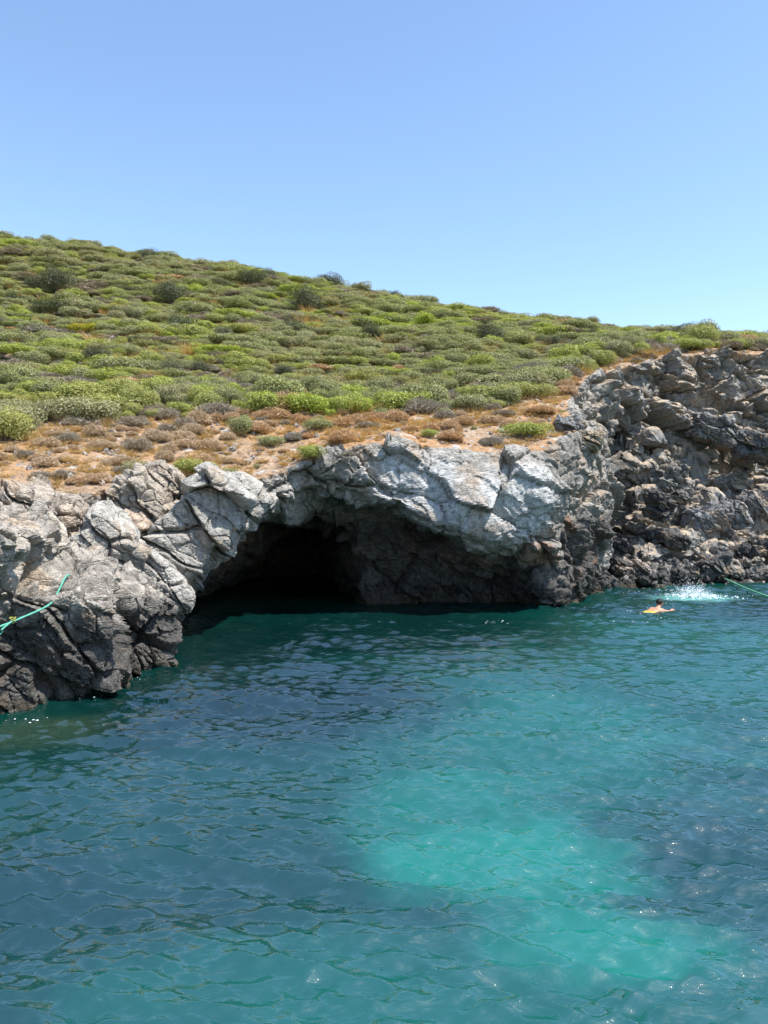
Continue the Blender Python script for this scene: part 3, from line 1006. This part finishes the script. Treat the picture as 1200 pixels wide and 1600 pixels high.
# shrubs one can pick out, at their places on the ground: (u, v of the foot, width in m, height factor, kind, label)
SINGLE = [
    (820, 684, 1.5, 0.75, 'lime', "low bright green shrub spreading on the cliff top above the cave's right end"),
    (488, 719, 0.95, 1.0, 'lime', "small leafy green shrub on the rim over the cave mouth"),
    (305, 742, 1.4, 0.7, 'lime', "yellowish green mat of shrub behind the leaning slab"),
    (352, 748, 0.8, 0.9, 'olive', "small olive shrub between the yellowish green mat and the cave rim"),
    (424, 697, 0.9, 0.9, 'olive', "small green shrub among dry tufts above the cave's left edge"),
    (668, 683, 0.6, 0.9, 'lime', "tiny bright green bush on the orange ground above the pale rock face"),
    (498, 672, 1.2, 0.7, 'olive', "faded olive shrub in the middle of the dry slope"),
    (10, 690, 1.7, 1.25, 'lime', "vivid green bush at the left end of the dry slope"),
    (283, 648, 1.0, 1.0, 'lime', "green bush poking out of grey twigs at the top of the dry slope"),
    (574, 668, 1.0, 0.8, 'grey', "flat grey cushion shrub on orange ground right of the faded olive shrub"),
    (100, 745, 0.75, 1.0, 'grey', "grey cushion shrub on the edge above the broad ledge"),
    (68, 748, 0.6, 1.0, 'grey', "smaller grey cushion shrub just beside the one above the broad ledge"),
    (160, 700, 0.8, 1.0, 'dry', "rust brown cushion shrub standing highest among the left tufts"),
    (545, 714, 0.45, 1.2, 'grey', "little grey tuft on the rim right of the leafy green shrub"),
    (785, 650, 1.0, 0.8, 'grey', "brownish grey shrub left of the low green shrub on the cliff top"),
    (845, 645, 1.5, 0.75, 'dry', "wide brown shrub at the top of the headland corner"),
    (98, 458, 2.6, 0.95, 'dark', "big round dark shrub high on the left hillside"),
    (56, 452, 1.5, 0.9, 'dark', "small dark shrub left of the big round dark one"),
    (270, 474, 2.0, 1.0, 'dark', "tall dark green shrub on the hillside right of the big round one"),
    (480, 485, 2.7, 0.75, 'dark', "wide dark shrub in the middle of the upper hillside"),
    (395, 447, 2.2, 0.8, 'dark', "dark shrub in the pair below the skyline"),
    (424, 440, 1.6, 0.9, 'dark', "smaller dark shrub at the right of the pair below the skyline"),
    (258, 402, 2.3, 0.8, 'dark', "dark shrub breaking the left part of the skyline"),
    (165, 388, 2.2, 0.7, 'dark', "low dark shrub further left on the skyline"),
    (548, 447, 1.8, 0.7, 'dark', "grey green shrub just under the middle of the skyline"),
    (745, 472, 2.3, 0.9, 'grey', "bare brownish bush standing up on the skyline"),
    (765, 536, 2.0, 0.8, 'dark', "round dark green shrub in the lime green patch on the right"),
    (345, 452, 1.5, 0.7, 'dark', "small dark shrub left of the pair below the skyline"),
    (205, 462, 1.5, 0.6, 'dark', "low dark shrub between the big round one and the tall one"),
    (1196, 512, 2.6, 1.0, 'dark', "dark shrub on the skyline at the far right"),
    (130, 520, 2.4, 0.5, 'yellow', "yellow flowering shrub patch in the left part of the hillside"),
    (885, 585, 2.2, 0.85, 'olive', "tall olive shrub at the right end of the dense thicket"),
    (825, 622, 1.8, 0.8, 'lime', "fresh green shrub at the lower right corner of the thicket"),
    (745, 575, 2.0, 0.7, 'lime', "lime green shrub above the fresh green corner shrub"),
]
for (u, v, w, hf, kind, label) in SINGLE:
    p = hit(u, v)
    shrub(kind, p[0], p[1], w / 2, hf, label)
    TAKEN.append((p[0], p[1], w / 2))

BND = np.array([(-260, 690), (0, 678), (60, 664), (250, 652), (400, 652), (520, 650), (600, 645), (750, 643), (830, 622), (880, 598), (960, 568), (1050, 555), (1200, 546), (1450, 540)])
bw = np.array([hit(u, v)[:2] for u, v in BND])
bw = bw[np.argsort(bw[:, 0])]


def bound(x):
    """where the closed thicket begins"""
    return np.interp(x, bw[:, 0], bw[:, 1])


def scatter(n, xr, yr, seed):
    r = np.random.default_rng(seed)
    return np.stack((xr[0] + (xr[1] - xr[0]) * r.random(n), yr[0] + (yr[1] - yr[0]) * r.random(n)), 1), r


def thin(pts, rad, f):
    """drop points that crowd each other"""
    cell = {}
    keep = []
    g = 2.0
    for i, (p, q) in enumerate(zip(pts, rad)):
        cx, cy = int(p[0] // g), int(p[1] // g)
        ok = True
        for a in (-1, 0, 1):
            for b in (-1, 0, 1):
                for j in cell.get((cx + a, cy + b), ()):
                    if (pts[j][0] - p[0]) ** 2 + (pts[j][1] - p[1]) ** 2 < (f * (rad[j] + q)) ** 2:
                        ok = False
        if ok:
            keep.append(i)
            cell.setdefault((cx, cy), []).append(i)
    return np.array(keep, int)


def free(pts, rad, f=0.75):
    T = np.array(TAKEN)
    d = np.hypot(pts[:, None, 0] - T[None, :, 0], pts[:, None, 1] - T[None, :, 1])
    return (d > f * (T[None, :, 2] + rad[:, None])).all(1)


def px(x, y, z):
    return 600 + FPX * x / y, 800 - FPX * (z - CAMH) / y


def place_name(x, y):
    u = 600 + 1209 * x / y
    if y > bound(x):
        if y > bound(x) + 3.2:
            return "in the thicket up the hillside"
        return "in the front row of the thicket above the dry slope" if u < 840 else "in the front row of the thicket above the cove"
    return "on the dry slope left of the cave" if u < 300 else ("on the dry ground over the cave mouth" if u < 600 else "on the dry ground above the pale rock face")


LOOK = {'olive': 'olive green rounded shrub', 'lime': 'bright green leafy shrub', 'grey': 'grey twiggy shrub', 'dry': 'rust brown cushion shrub', 'dark': 'dense dark shrub'}

# dry slope: cushions
pts, r = scatter(3600, (-18, 20), (17, 42), 501)
ok = (pts[:, 1] < bound(pts[:, 0]) + 0.3)
zt = H(pts[:, 0], pts[:, 1])
fr = _F(np.c_[pts[:, 0], zt])
ok &= pts[:, 1] > fr + 0.5
pts, zt = pts[ok], zt[ok]
rad = 0.15 + 0.42 * r.random(len(pts)) ** 2
uu, vv = px(pts[:, 0], pts[:, 1], zt)
dens = np.where(uu < 440, 1.5, np.where(uu < 860, 0.6, 0.6)) * (0.7 + 0.6 * sstep(-0.3, 0.3, perlin(np.c_[pts, np.zeros(len(pts))] * 0.5, 91)))
ok = r.random(len(pts)) < dens
ok &= free(pts, rad, 0.8)
pts, rad = pts[ok], rad[ok]
k = thin(pts, rad, 0.58)
pts, rad = pts[k], rad[k]
cush = []
for (x, y), q in zip(pts, rad):
    kd = 'dry' if rng.random() < 0.66 else ('grey' if rng.random() < 0.85 else 'olive')
    cush.append((q / y, kd, x, y, q))

# the thicket
pts, r = scatter(90000, (-75, 75), (18, 88), 503)
b = bound(pts[:, 0])
ok = (pts[:, 1] > b - 0.2) & (np.abs(pts[:, 0]) < 0.62 * pts[:, 1] + 3)
zt = H(pts[:, 0], pts[:, 1])
ok &= (pts[:, 0] < 7) | (pts[:, 1] > _F(np.c_[pts[:, 0], zt]) + 1.0)
pts = pts[ok]
rad = (0.34 + 1.05 * r.random(len(pts)) ** 2.2) * (0.9 + 0.25 * sstep(30, 60, pts[:, 1]))
ok = free(pts, rad, 0.6)
bare = fbm(np.c_[pts, np.zeros(len(pts))] * 0.14, 3, 93)
ok &= (bare < 0.42) | (r.random(len(pts)) < 0.12) | (pts[:, 1] < bound(pts[:, 0]) + 6)
pts, rad = pts[ok], rad[ok]
k = thin(pts, rad, 0.31)
pts, rad = pts[k], rad[k]
q3 = np.c_[pts, np.zeros(len(pts))]
n1 = fbm(q3 * 0.13, 3, 95)
n2 = fbm(q3 * 0.21 + 40, 3, 97)
bush = []
lower = sstep(14, 3, pts[:, 1] - bound(pts[:, 0]))
for i, ((x, y), q) in enumerate(zip(pts, rad)):
    t = rng.random()
    gp = 0.13 + 0.40 * float(np.clip(n2[i] + 0.15 * lower[i], 0, 1)) + 0.10 * lower[i]
    lp = 0.20 + 0.80 * float(np.clip(n1[i], -0.3, 0.7))
    kd = 'grey' if t < gp else ('lime' if t < gp + lp else ('dark' if t > 0.988 and y > bound(x) + 5 else ('dry' if t > 0.978 else 'olive')))
    if kd == 'dark':
        q *= 0.9
    bush.append((q / y, kd, x, y, q))

STUFF = []
allp = [c + ('c',) for c in cush] + [c + ('b',) for c in bush]
count = {}
for (s, kd, x, y, q, fam) in sorted(allp, key=lambda a: -a[0]):
    u, v = px(x, y, float(H(x, y)[0]))
    cnt = count.get(kd, 0)
    limit = 210
    hf = (1.0 + 0.5 * rng.random()) if fam == 'c' else ((0.55 + 0.45 * rng.random() ** 1.5 + (0.35 if y < bound(x) + 4 else 0)) * (0.75 if q > 0.9 else 1.1))
    if cnt < limit and -10 < u < 1210 and y < 44:
        count[kd] = cnt + 1
        pl = place_name(x, y)
        size = 'small' if q < (0.26 if fam == 'c' else 0.62) else 'larger'
        shrub(kd, x, y, q, hf, f"{size} {LOOK[kd]} {pl}", f"{size} {LOOK[kd]}s {pl}")
    else:
        STUFF.append((x, y, q, hf, kd))


def scatter_object(name, protos, P3, scale, idx, rot, label):
    """ground cover nobody could count: instances on points of the ground"""
    me = bpy.data.meshes.new(name)
    me.vertices.add(len(P3))
    me.vertices.foreach_set('co', np.asarray(P3, np.float32).ravel())
    for nm, typ, val in (('sc', 'FLOAT_VECTOR', np.asarray(scale, np.float32).ravel()), ('rt', 'FLOAT_VECTOR', np.asarray(rot, np.float32).ravel())):
        a = me.attributes.new(nm, typ, 'POINT')
        a.data.foreach_set('vector', val)
    a = me.attributes.new('ix', 'INT', 'POINT')
    a.data.foreach_set('value', np.asarray(idx, np.int32))
    o = bpy.data.objects.new(name, me)
    COL.objects.link(o)
    o['kind'] = 'stuff'
    o['label'] = label
    o['category'] = 'ground cover'
    coll = bpy.data.collections.new(name + "_kinds")
    for i, m in enumerate(protos):
        coll.objects.link(bpy.data.objects.new(f"{name}_kind_{i:03d}", m))
    ng = bpy.data.node_groups.new(name, 'GeometryNodeTree')
    ng.interface.new_socket('Geometry', in_out='INPUT', socket_type='NodeSocketGeometry')
    ng.interface.new_socket('Geometry', in_out='OUTPUT', socket_type='NodeSocketGeometry')
    gi = ng.nodes.new('NodeGroupInput')
    go = ng.nodes.new('NodeGroupOutput')
    ip = ng.nodes.new('GeometryNodeInstanceOnPoints')
    ci = ng.nodes.new('GeometryNodeCollectionInfo')
    ci.inputs['Collection'].default_value = coll
    ci.inputs['Separate Children'].default_value = True
    ci.inputs['Reset Children'].default_value = True
    ip.inputs['Pick Instance'].default_value = True

    def attr(nm, typ):
        n = ng.nodes.new('GeometryNodeInputNamedAttribute')
        n.data_type = typ
        n.inputs['Name'].default_value = nm
        return [s for s in n.outputs if s.enabled and s.name == 'Attribute'][0]
    ng.links.new(gi.outputs[0], ip.inputs['Points'])
    ng.links.new(ci.outputs[0], ip.inputs['Instance'])
    ng.links.new(attr('ix', 'INT'), ip.inputs['Instance Index'])
    ng.links.new(attr('rt', 'FLOAT_VECTOR'), ip.inputs['Rotation'])
    ng.links.new(attr('sc', 'FLOAT_VECTOR'), ip.inputs['Scale'])
    ng.links.new(ip.outputs[0], go.inputs[0])
    o.modifiers.new("scatter", 'NODES').node_group = ng
    return o


kinds = list(MESH)
protos = []
first = {}
for kd in kinds:
    first[kd] = len(protos)
    protos += MESH[kd]
if STUFF:
    P3 = np.array([(x, y, 0) for x, y, q, hf, kd in STUFF])
    P3[:, 2] = H(P3[:, 0], P3[:, 1]) - 0.06
    scatter_object("maquis", protos, P3, [(q * e, q / e, q * hf) for (x, y, q, hf, kd), e in zip(STUFF, 0.72 + 0.65 * rng.random(len(STUFF)))],
                   [first[kd] + rng.integers(len(MESH[kd])) for x, y, q, hf, kd in STUFF],
                   [(0, 0, rng.random() * 6.283) for _ in STUFF], "green and grey maquis covering the hillside up to the skyline")

# dry grass and stones on the slope
def tuft(n, seed):
    r = np.random.default_rng(seed)
    a = r.random(n) * 6.283
    b = np.stack((np.cos(a), np.sin(a), np.zeros(n)), 1) * (0.35 * np.sqrt(r.random(n)))[:, None]
    d = np.stack((np.cos(a) * 0.8, np.sin(a) * 0.8, np.ones(n)), 1) * (0.35 + 0.6 * r.random(n))[:, None] + r.normal(size=(n, 3)) * 0.15
    w = np.cross(d, r.normal(size=(n, 3)))
    w /= np.linalg.norm(w, axis=1)[:, None]
    w *= 0.022
    V = np.stack((b - w, b + w, b + d + w * 0.2, b + d - w * 0.2), 1).reshape(-1, 3)
    return V, np.arange(4 * n).reshape(n, 4), np.repeat(r.random(n), 4)


tufts = [plant_mesh("dry_grass_tuft", M_STRAW, tuft(160, 420 + i)) for i in range(3)]
pts, r = scatter(17000, (-18, 20), (17, 46), 505)
zt = H(pts[:, 0], pts[:, 1])
ok = (pts[:, 1] < bound(pts[:, 0]) + 1.0) & (pts[:, 1] > _F(np.c_[pts[:, 0], zt]) + 0.35)
nn = fbm(np.c_[pts, np.zeros(len(pts))] * 0.35, 3, 99)
ok &= r.random(len(pts)) < sstep(-0.45, 0.35, nn + 0.1)
pts, zt = pts[ok], zt[ok]
n = len(pts)
sc1 = 0.07 + 0.13 * r.random(n)
scatter_object("dry_grass", tufts, np.c_[pts, zt - 0.02], np.stack((sc1 * 1.3, sc1 * 1.3, sc1), 1), r.integers(3, size=n),
               np.stack((np.zeros(n), np.zeros(n), r.random(n) * 6.28), 1), "orange dry grass on the slope above the cave")
# thin dry grass between the shrubs higher up
pts, r = scatter(9000, (-55, 60), (26, 85), 507)
bare = fbm(np.c_[pts, np.zeros(len(pts))] * 0.14, 3, 93)
pts = pts[(bare > 0.3) | (r.random(len(pts)) < 0.25)]
ok = (pts[:, 1] > bound(pts[:, 0])) & (np.abs(pts[:, 0]) < 0.62 * pts[:, 1] + 2)
zt = H(pts[:, 0], pts[:, 1])
ok &= (pts[:, 0] < 7) | (pts[:, 1] > _F(np.c_[pts[:, 0], zt]) + 0.6)
pts, zt = pts[ok], zt[ok]
n = len(pts)
sc1 = 0.3 + 0.3 * r.random(n)
scatter_object("hillside_grass", tufts, np.c_[pts, zt - 0.05], np.stack((sc1 * 1.3, sc1 * 1.3, sc1 * 0.9), 1), r.integers(3, size=n),
               np.stack((np.zeros(n), np.zeros(n), r.random(n) * 6.28), 1), "dry grass between the shrubs of the hillside")

stone_me = []
for i in range(4):
    bm = bmesh.new()
    bmesh.ops.create_icosphere(bm, subdivisions=3, radius=1)
    V = np.array([v.co[:] for v in bm.verts])
    d, g, _ = facet(V + i * 7.3, 0.9, 600 + i)
    V = V * (1 + 0.45 * d)[:, None] * np.array((1, 0.8, 0.65))
    for v, c in zip(bm.verts, V):
        v.co = c
    me = bpy.data.meshes.new("stone")
    bm.to_mesh(me)
    bm.free()
    set_col(me, 'Col', np.tile(((0.30, 0.27, 0.24), (0.36, 0.31, 0.26), (0.25, 0.24, 0.23), (0.40, 0.31, 0.24))[i], (len(V), 1)))
    me.materials.append(ROCK)
    stone_me.append(me)
pts, r = scatter(5500, (-18, 20), (17, 44), 509)
zt = H(pts[:, 0], pts[:, 1])
ok = (pts[:, 1] < bound(pts[:, 0]) + 0.3) & (pts[:, 1] > _F(np.c_[pts[:, 0], zt]) + 0.15)
pts, zt = pts[ok], zt[ok]
n = len(pts)
sc1 = 0.025 + 0.11 * r.random(n) ** 4
scatter_object("stones", stone_me, np.c_[pts, zt + 0.01], np.stack((sc1, sc1, sc1), 1), r.integers(4, size=n), r.random((n, 3)) * 6.28,
               "grey stones strewn over the dry slope")

# rubble along the water in the cove
cl_me = cliff.data
Vc, Nc = verts_of(cl_me)
cbvh = BVHTree.FromPolygons([tuple(v) for v in Vc], [tuple(p.vertices) for p in cl_me.polygons])
r = np.random.default_rng(511)
pr, sr = [], []
for i in range(900):
    x = 8.3 + 12 * r.random()
    s0 = 0.06 + 0.20 * r.random() ** 2.5
    y = 30.0 + 0.28 * (x - 8.3) + 2.3 * r.random()
    h_ = cbvh.ray_cast(Vector((x, y, 9)), Vector((0, 0, -1)))
    z = h_[0].z if h_[0] is not None else -0.5
    if z < 0.05:
        z = -0.02 - 0.4 * s0
        if r.random() < 0.55 or y < 30.6 + 0.28 * (x - 8.3):
            continue
    if z > 1.8:
        continue
    pr.append((x, y, z + 0.2 * s0))
    sr.append((s0, s0, s0))
dark_stone = []
for m in stone_me:
    m2 = m.copy()
    a = m2.color_attributes['Col']
    a.data.foreach_set('color', np.tile((0.10, 0.097, 0.092, 1), (len(m2.vertices), 1)).astype(np.float32).ravel())
    dark_stone.append(m2)
scatter_object("shore_rubble", dark_stone + stone_me[:1], pr, sr, r.integers(5, size=len(pr)), r.random((len(pr), 3)) * 6.28, "dark rubble along the water's edge of the cove")

# ------------------------------------------------------------------ ropes
def tube(name, pts, rad, n=10, twist=7.0, strands=3):
    """a laid rope: round tube with twisted strands"""
    pts = [Vector(p) for p in pts]
    fine = []
    for i in range(len(pts) - 1):
        p0 = pts[max(i - 1, 0)]
        p1, p2 = pts[i], pts[i + 1]
        p3 = pts[min(i + 2, len(pts) - 1)]
        m = max(2, int((p2 - p1).length / 0.03))
        for j in range(m):
            t = j / m
            fine.append(0.5 * ((2 * p1) + (-p0 + p2) * t + (2 * p0 - 5 * p1 + 4 * p2 - p3) * t * t + (-p0 + 3 * p1 - 3 * p2 + p3) * t ** 3))
    fine.append(pts[-1])
    V, Q = [], []
    L = 0
    for i, c in enumerate(fine):
        d = (fine[min(i + 1, len(fine) - 1)] - fine[max(i - 1, 0)]).normalized()
        if i:
            L += (c - fine[i - 1]).length
        a = d.cross(Vector((0, 0, 1)))
        a = a.normalized() if a.length > 1e-4 else Vector((1, 0, 0))
        b = d.cross(a)
        for k in range(n):
            th = 2 * math.pi * k / n
            q = rad * (0.86 + 0.20 * abs(math.cos(0.5 * strands * (th + L * twist / (rad * 40)))))
            V.append(c + (a * math.cos(th) + b * math.sin(th)) * q)
        if i:
            for k in range(n):
                o = (i - 1) * n
                Q.append((o + k, o + (k + 1) % n, o + n + (k + 1) % n, o + n + k))
    return mesh_from(name, np.array([v[:] for v in V]), np.array(Q))


def bvh_of(o):
    me = o.data
    V, N = verts_of(me)
    return BVHTree.FromPolygons([tuple(v) for v in V], [tuple(p.vertices) for p in me.polygons])


ROPE = plain_material("green_rope", (0.10, 0.34, 0.25), 0.55, 0.2, 60)
ROPE2 = plain_material("pale_green_rope", (0.16, 0.50, 0.30), 0.55, 0.2, 60)
YELLOW = plain_material("yellow_cord", (0.36, 0.34, 0.08), 0.6, 0.2, 60)
kb = bvh_of(knob)


def on_knob(u, v, off=0.10, default=14.0):
    d = Vector(P(u, v, 1.0)) - Vector((0, 0, CAMH))
    h_ = kb.ray_cast(Vector((0, 0, CAMH)), d.normalized())
    p = h_[0] if h_[0] is not None else Vector(P(u, v, default))
    return p - d.normalized() * off


k1 = on_knob(102, 902)
k2 = on_knob(92, 922)
k3 = on_knob(78, 944)
e1 = Vector(P(-14, 984, k3.y - 1.3))
e2 = Vector((-5.6, 5.0, 1.35))
root = bpy.data.objects.new("mooring_rope", None)
COL.objects.link(root)
root['label'] = "green mooring rope tied to the knobbly rock on the left"
root['category'] = "rope"
link("rope_strand", tube("rope_strand", [k1 + Vector((0.02, 0.12, 0.03)), k1, k2, k3, k3.lerp(e1, 0.5) + Vector((0, 0, -0.02)), e1, e1.lerp(e2, 0.5) + Vector((0, 0, -0.1)), e2], 0.016), ROPE, root)
kn = k3.lerp(e1, 0.66)
link("rope_strand", tube("rope_strand", [kn, kn.lerp(e1, 0.5) + Vector((0, 0, -0.06)), e1 + Vector((0, 0, -0.12)), e1.lerp(e2, 0.5) + Vector((0, 0, -0.3)), e2 + Vector((0, 0, -0.2))], 0.013), ROPE, root)
link("knot", tube("knot", [kn + Vector((0.05 * math.cos(a * 1.9), 0.03 * math.sin(a * 1.9), 0.045 * math.sin(a * 1.1))) for a in range(9)], 0.006), YELLOW, root, label="yellowish knot joining the two strands")

s1 = Vector(P(1133, 904, 32.6))
s2 = Vector(P(1200, 932, 26.0))
s3 = s1.lerp(s2, 2.7) + Vector((0, 0, 0.35))
link("mooring_rope", tube("mooring_rope", [s1 + Vector((-0.05, 0.2, 0.1)), s1, s1.lerp(s2, 0.5) + Vector((0, 0, -0.03)), s2, s2.lerp(s3, 0.5) + Vector((0, 0, -0.08)), s3], 0.026, 8), ROPE2,
     label="pale green rope stretched from the cove rocks towards the right edge", category="rope")

# ------------------------------------------------------------------ the swimmer
SKIN = plain_material("skin", (0.52, 0.26, 0.165), 0.45, 0.05, 30, 0.4, 0.08)
HAIR = plain_material("black_hair", (0.012, 0.011, 0.010), 0.5, 0.6, 90)
SHORTS = plain_material("yellow_shorts", (0.56, 0.39, 0.03), 0.6, 0.3, 30)


def capsules(parts, h, k, pad=0.05):
    """one continuous skin round tapered limbs: (a, b, ra, rb)"""
    A = np.array([p for q in parts for p in q[:2]])
    lo = A.min(0) - 0.2
    hi = A.max(0) + 0.2
    n = np.ceil((hi - lo) / h).astype(int)
    g = np.stack(np.meshgrid(*(lo[i] + np.arange(n[i]) * h for i in range(3)), indexing='ij'), -1).reshape(-1, 3).astype(np.float32)
    D = np.full(len(g), 9.0, np.float32)
    for a, b, ra, rb in parts:
        a, b = np.asarray(a, np.float32), np.asarray(b, np.float32)
        ab = b - a
        t = np.clip(((g - a) @ ab) / max(float(ab @ ab), 1e-9), 0, 1)
        d = np.linalg.norm(g - a - t[:, None] * ab, axis=1) - (ra + (rb - ra) * t)
        kk = k if min(ra, rb) > 0.02 else 0.008
        D = smin(D, d, kk)
    return surface_nets(D.reshape(n), lo, h)


def swimmer():
    # local frame: +y the way the person swims, z = 0 the water line
    root = bpy.data.objects.new("person", None)
    COL.objects.link(root)
    root['label'] = "dark haired swimmer in yellow shorts with bare back, arms forward in the water"
    root['category'] = "person"
    parts = []
    hd = np.array((0.0, 0.34, 0.20))
    parts += [(hd + (0, -0.015, 0.035), hd + (0, 0.02, 0.03), 0.093, 0.088), (hd + (0, 0.035, -0.04), hd + (0, 0.05, -0.075), 0.066, 0.05)]
    parts += [(hd + (0, 0.105, -0.01), hd + (0, 0.118, -0.03), 0.012, 0.017)]                       # nose
    parts += [(hd + (s * 0.092, 0.0, 0.012), hd + (s * 0.096, -0.006, -0.025), 0.016, 0.012) for s in (-1, 1)]   # ears
    parts += [(hd + (0, -0.02, -0.05), (0, 0.19, 0.04), 0.058, 0.068)]                              # neck
    parts += [((-0.15, 0.12, 0.0), (0.15, 0.12, 0.0), 0.085, 0.085), ((-0.10, 0.02, 0.0), (0.10, 0.02, 0.0), 0.115, 0.115), ((-0.08, -0.16, -0.01), (0.08, -0.16, -0.01), 0.10, 0.10),
              ((-0.08, -0.36, -0.05), (0.08, -0.36, -0.05), 0.105, 0.105)]
    for s in (-1, 1):
        el, wr_ = np.array((s * 0.30, 0.36, -0.06)), np.array((s * 0.24, 0.60, -0.05))
        parts += [((s * 0.18, 0.13, 0.0), el, 0.062, 0.043), (el, wr_, 0.043, 0.028), (wr_, wr_ + (0, 0.085, -0.012), 0.034, 0.036)]
        for f in range(4):
            b0 = wr_ + (s * (0.027 - 0.018 * f), 0.10, -0.012)
            ln = (0.055, 0.075, 0.08, 0.07)[f]
            m0 = b0 + (s * (0.006 - 0.004 * f), ln * 0.55, -0.004)
            parts += [(b0, m0, 0.0095, 0.0088), (m0, m0 + (0, ln * 0.45, -0.014), 0.0088, 0.0072)]
        t0 = wr_ + (-s * 0.03, 0.03, -0.01)
        parts += [(t0, t0 + (-s * 0.032, 0.04, -0.01), 0.012, 0.010), (t0 + (-s * 0.032, 0.04, -0.01), t0 + (-s * 0.036, 0.072, -0.014), 0.010, 0.008)]
        kn_, an = np.array((s * 0.15, -0.80, -0.12)), np.array((s * 0.14, -1.20, -0.16))
        parts += [((s * 0.09, -0.40, -0.05), kn_, 0.088, 0.058), (kn_, an, 0.056, 0.036), (an, an + (s * 0.02, -0.17, -0.05), 0.036, 0.026)]
    V, Q = capsules(parts, 0.0085, 0.045)
    body = link("body", mesh_from("body", V, Q), SKIN, root)
    # hair: a close cap over the skull
    r = np.random.default_rng(9)
    bm = bmesh.new()
    bmesh.ops.create_icosphere(bm, subdivisions=4, radius=1)
    V = np.array([v.co[:] for v in bm.verts])
    keep = V @ np.array((0, -0.55, 0.83)) > -0.28
    nz = fbm(V * 6, 3, 9)
    W_ = hd + np.array((0, -0.005, 0.034)) + V * np.array((0.104, 0.118, 0.104)) * (1 + 0.05 * nz)[:, None]
    for v, c in zip(bm.verts, W_):
        v.co = c
    bm.verts.ensure_lookup_table()
    bmesh.ops.delete(bm, geom=[bm.verts[i] for i in np.nonzero(~keep)[0]], context='VERTS')
    me = bpy.data.meshes.new("hair")
    bm.to_mesh(me)
    bm.free()
    link("hair", me, HAIR, root)
    # shorts billowing at the surface
    sp = [((-0.09, -0.30, -0.04), (0.09, -0.30, -0.04), 0.115, 0.115), ((-0.09, -0.40, -0.045), (0.09, -0.40, -0.045), 0.12, 0.12)]
    for s in (-1, 1):
        sp += [((s * 0.09, -0.40, -0.05), (s * 0.135, -0.66, -0.085), 0.112, 0.098)]
    V, Q = capsules(sp, 0.012, 0.04)
    me = mesh_from("shorts", V, Q)
    Vs, Ns = verts_of(me)
    set_verts(me, Vs + Ns * (0.012 * fbm(Vs * 9, 3, 12))[:, None])
    link("shorts", me, SHORTS, root)
    p = P(1023, 953, 23.3)
    root.location = (p[0], p[1], 0.005)
    root.rotation_euler = (R(5.5), 0, R(-46))
    return root


person = swimmer()

# ------------------------------------------------------------------ splash and foam
FOAM = plain_material("foam", (0.86, 0.90, 0.92), 0.35, 0.0, 30, 0.5, 0.05)


def droplets(name, C, rad, seed, flat=1.0):
    r = np.random.default_rng(seed)
    bm = bmesh.new()
    bmesh.ops.create_icosphere(bm, subdivisions=1, radius=1)
    v0 = np.array([v.co[:] for v in bm.verts])
    f0 = np.array([[v.index for v in f.verts] for f in bm.faces])
    bm.free()
    n = len(C)
    st = np.stack((1 + 0.8 * r.random(n), 1 + 0.8 * r.random(n), flat * (1 + 0.5 * r.random(n))), 1)
    V = (C[:, None, :] + v0[None] * (rad[:, None] * st)[:, None, :]).reshape(-1, 3)
    Fc = (f0[None] + (np.arange(n) * len(v0))[:, None, None]).reshape(-1, 3)
    return mesh_from(name, V, Fc)


r = np.random.default_rng(77)
c0 = P(1082, 930, 27.9)
n = 2600
a = r.normal(size=n)
hgt = np.abs(r.normal(size=n)) ** 1.3 * 0.17 * np.exp(-a * a * 0.6) + 0.01
C = np.stack((c0[0] + a * 0.36 + 0.08 * r.normal(size=n), c0[1] + r.normal(size=n) * 0.55, hgt), 1)
rad = 0.004 + 0.011 * r.random(n) ** 2
C2n = 260
C2 = np.stack((c0[0] + r.normal(size=C2n) * 0.55 + 0.1, c0[1] + r.normal(size=C2n) * 0.8, np.full(C2n, 0.012)), 1)
link("splash", droplets("splash", np.concatenate((C, C2)), np.concatenate((rad, 0.012 + 0.026 * r.random(C2n))), 3, 0.5), FOAM, kind="stuff", category="splash",
     label="white splash of water in front of the cove rocks")
fl = []
for (u, v, n_, su, sv) in ((990, 927, 60, 34, 1.2), (1010, 958, 55, 22, 6), (1055, 940, 40, 25, 5), (770, 972, 14, 9, 2), (40, 1118, 10, 30, 2), (130, 1096, 9, 30, 2), (215, 1060, 6, 18, 2), (850, 952, 20, 40, 3), (1150, 935, 30, 25, 5), (1030, 970, 25, 30, 5)):
    for i in range(n_):
        uu_, vv_ = u + r.normal() * su, v + r.normal() * sv
        Y = 3.0 * FPX / max(vv_ - 800, 60)
        fl.append(((uu_ - 600) / FPX * Y, Y, 0.012))
fl = np.array(fl)
dxx, dyy, dzz = waves(fl[:, 0].copy(), fl[:, 1].copy())
fl[:, 2] += dzz
link("foam", droplets("foam", fl, 0.004 + 0.013 * r.random(len(fl)) ** 1.5, 5, 0.4), FOAM, kind="stuff", category="foam", label="flecks of white foam on the water around the swimmer")
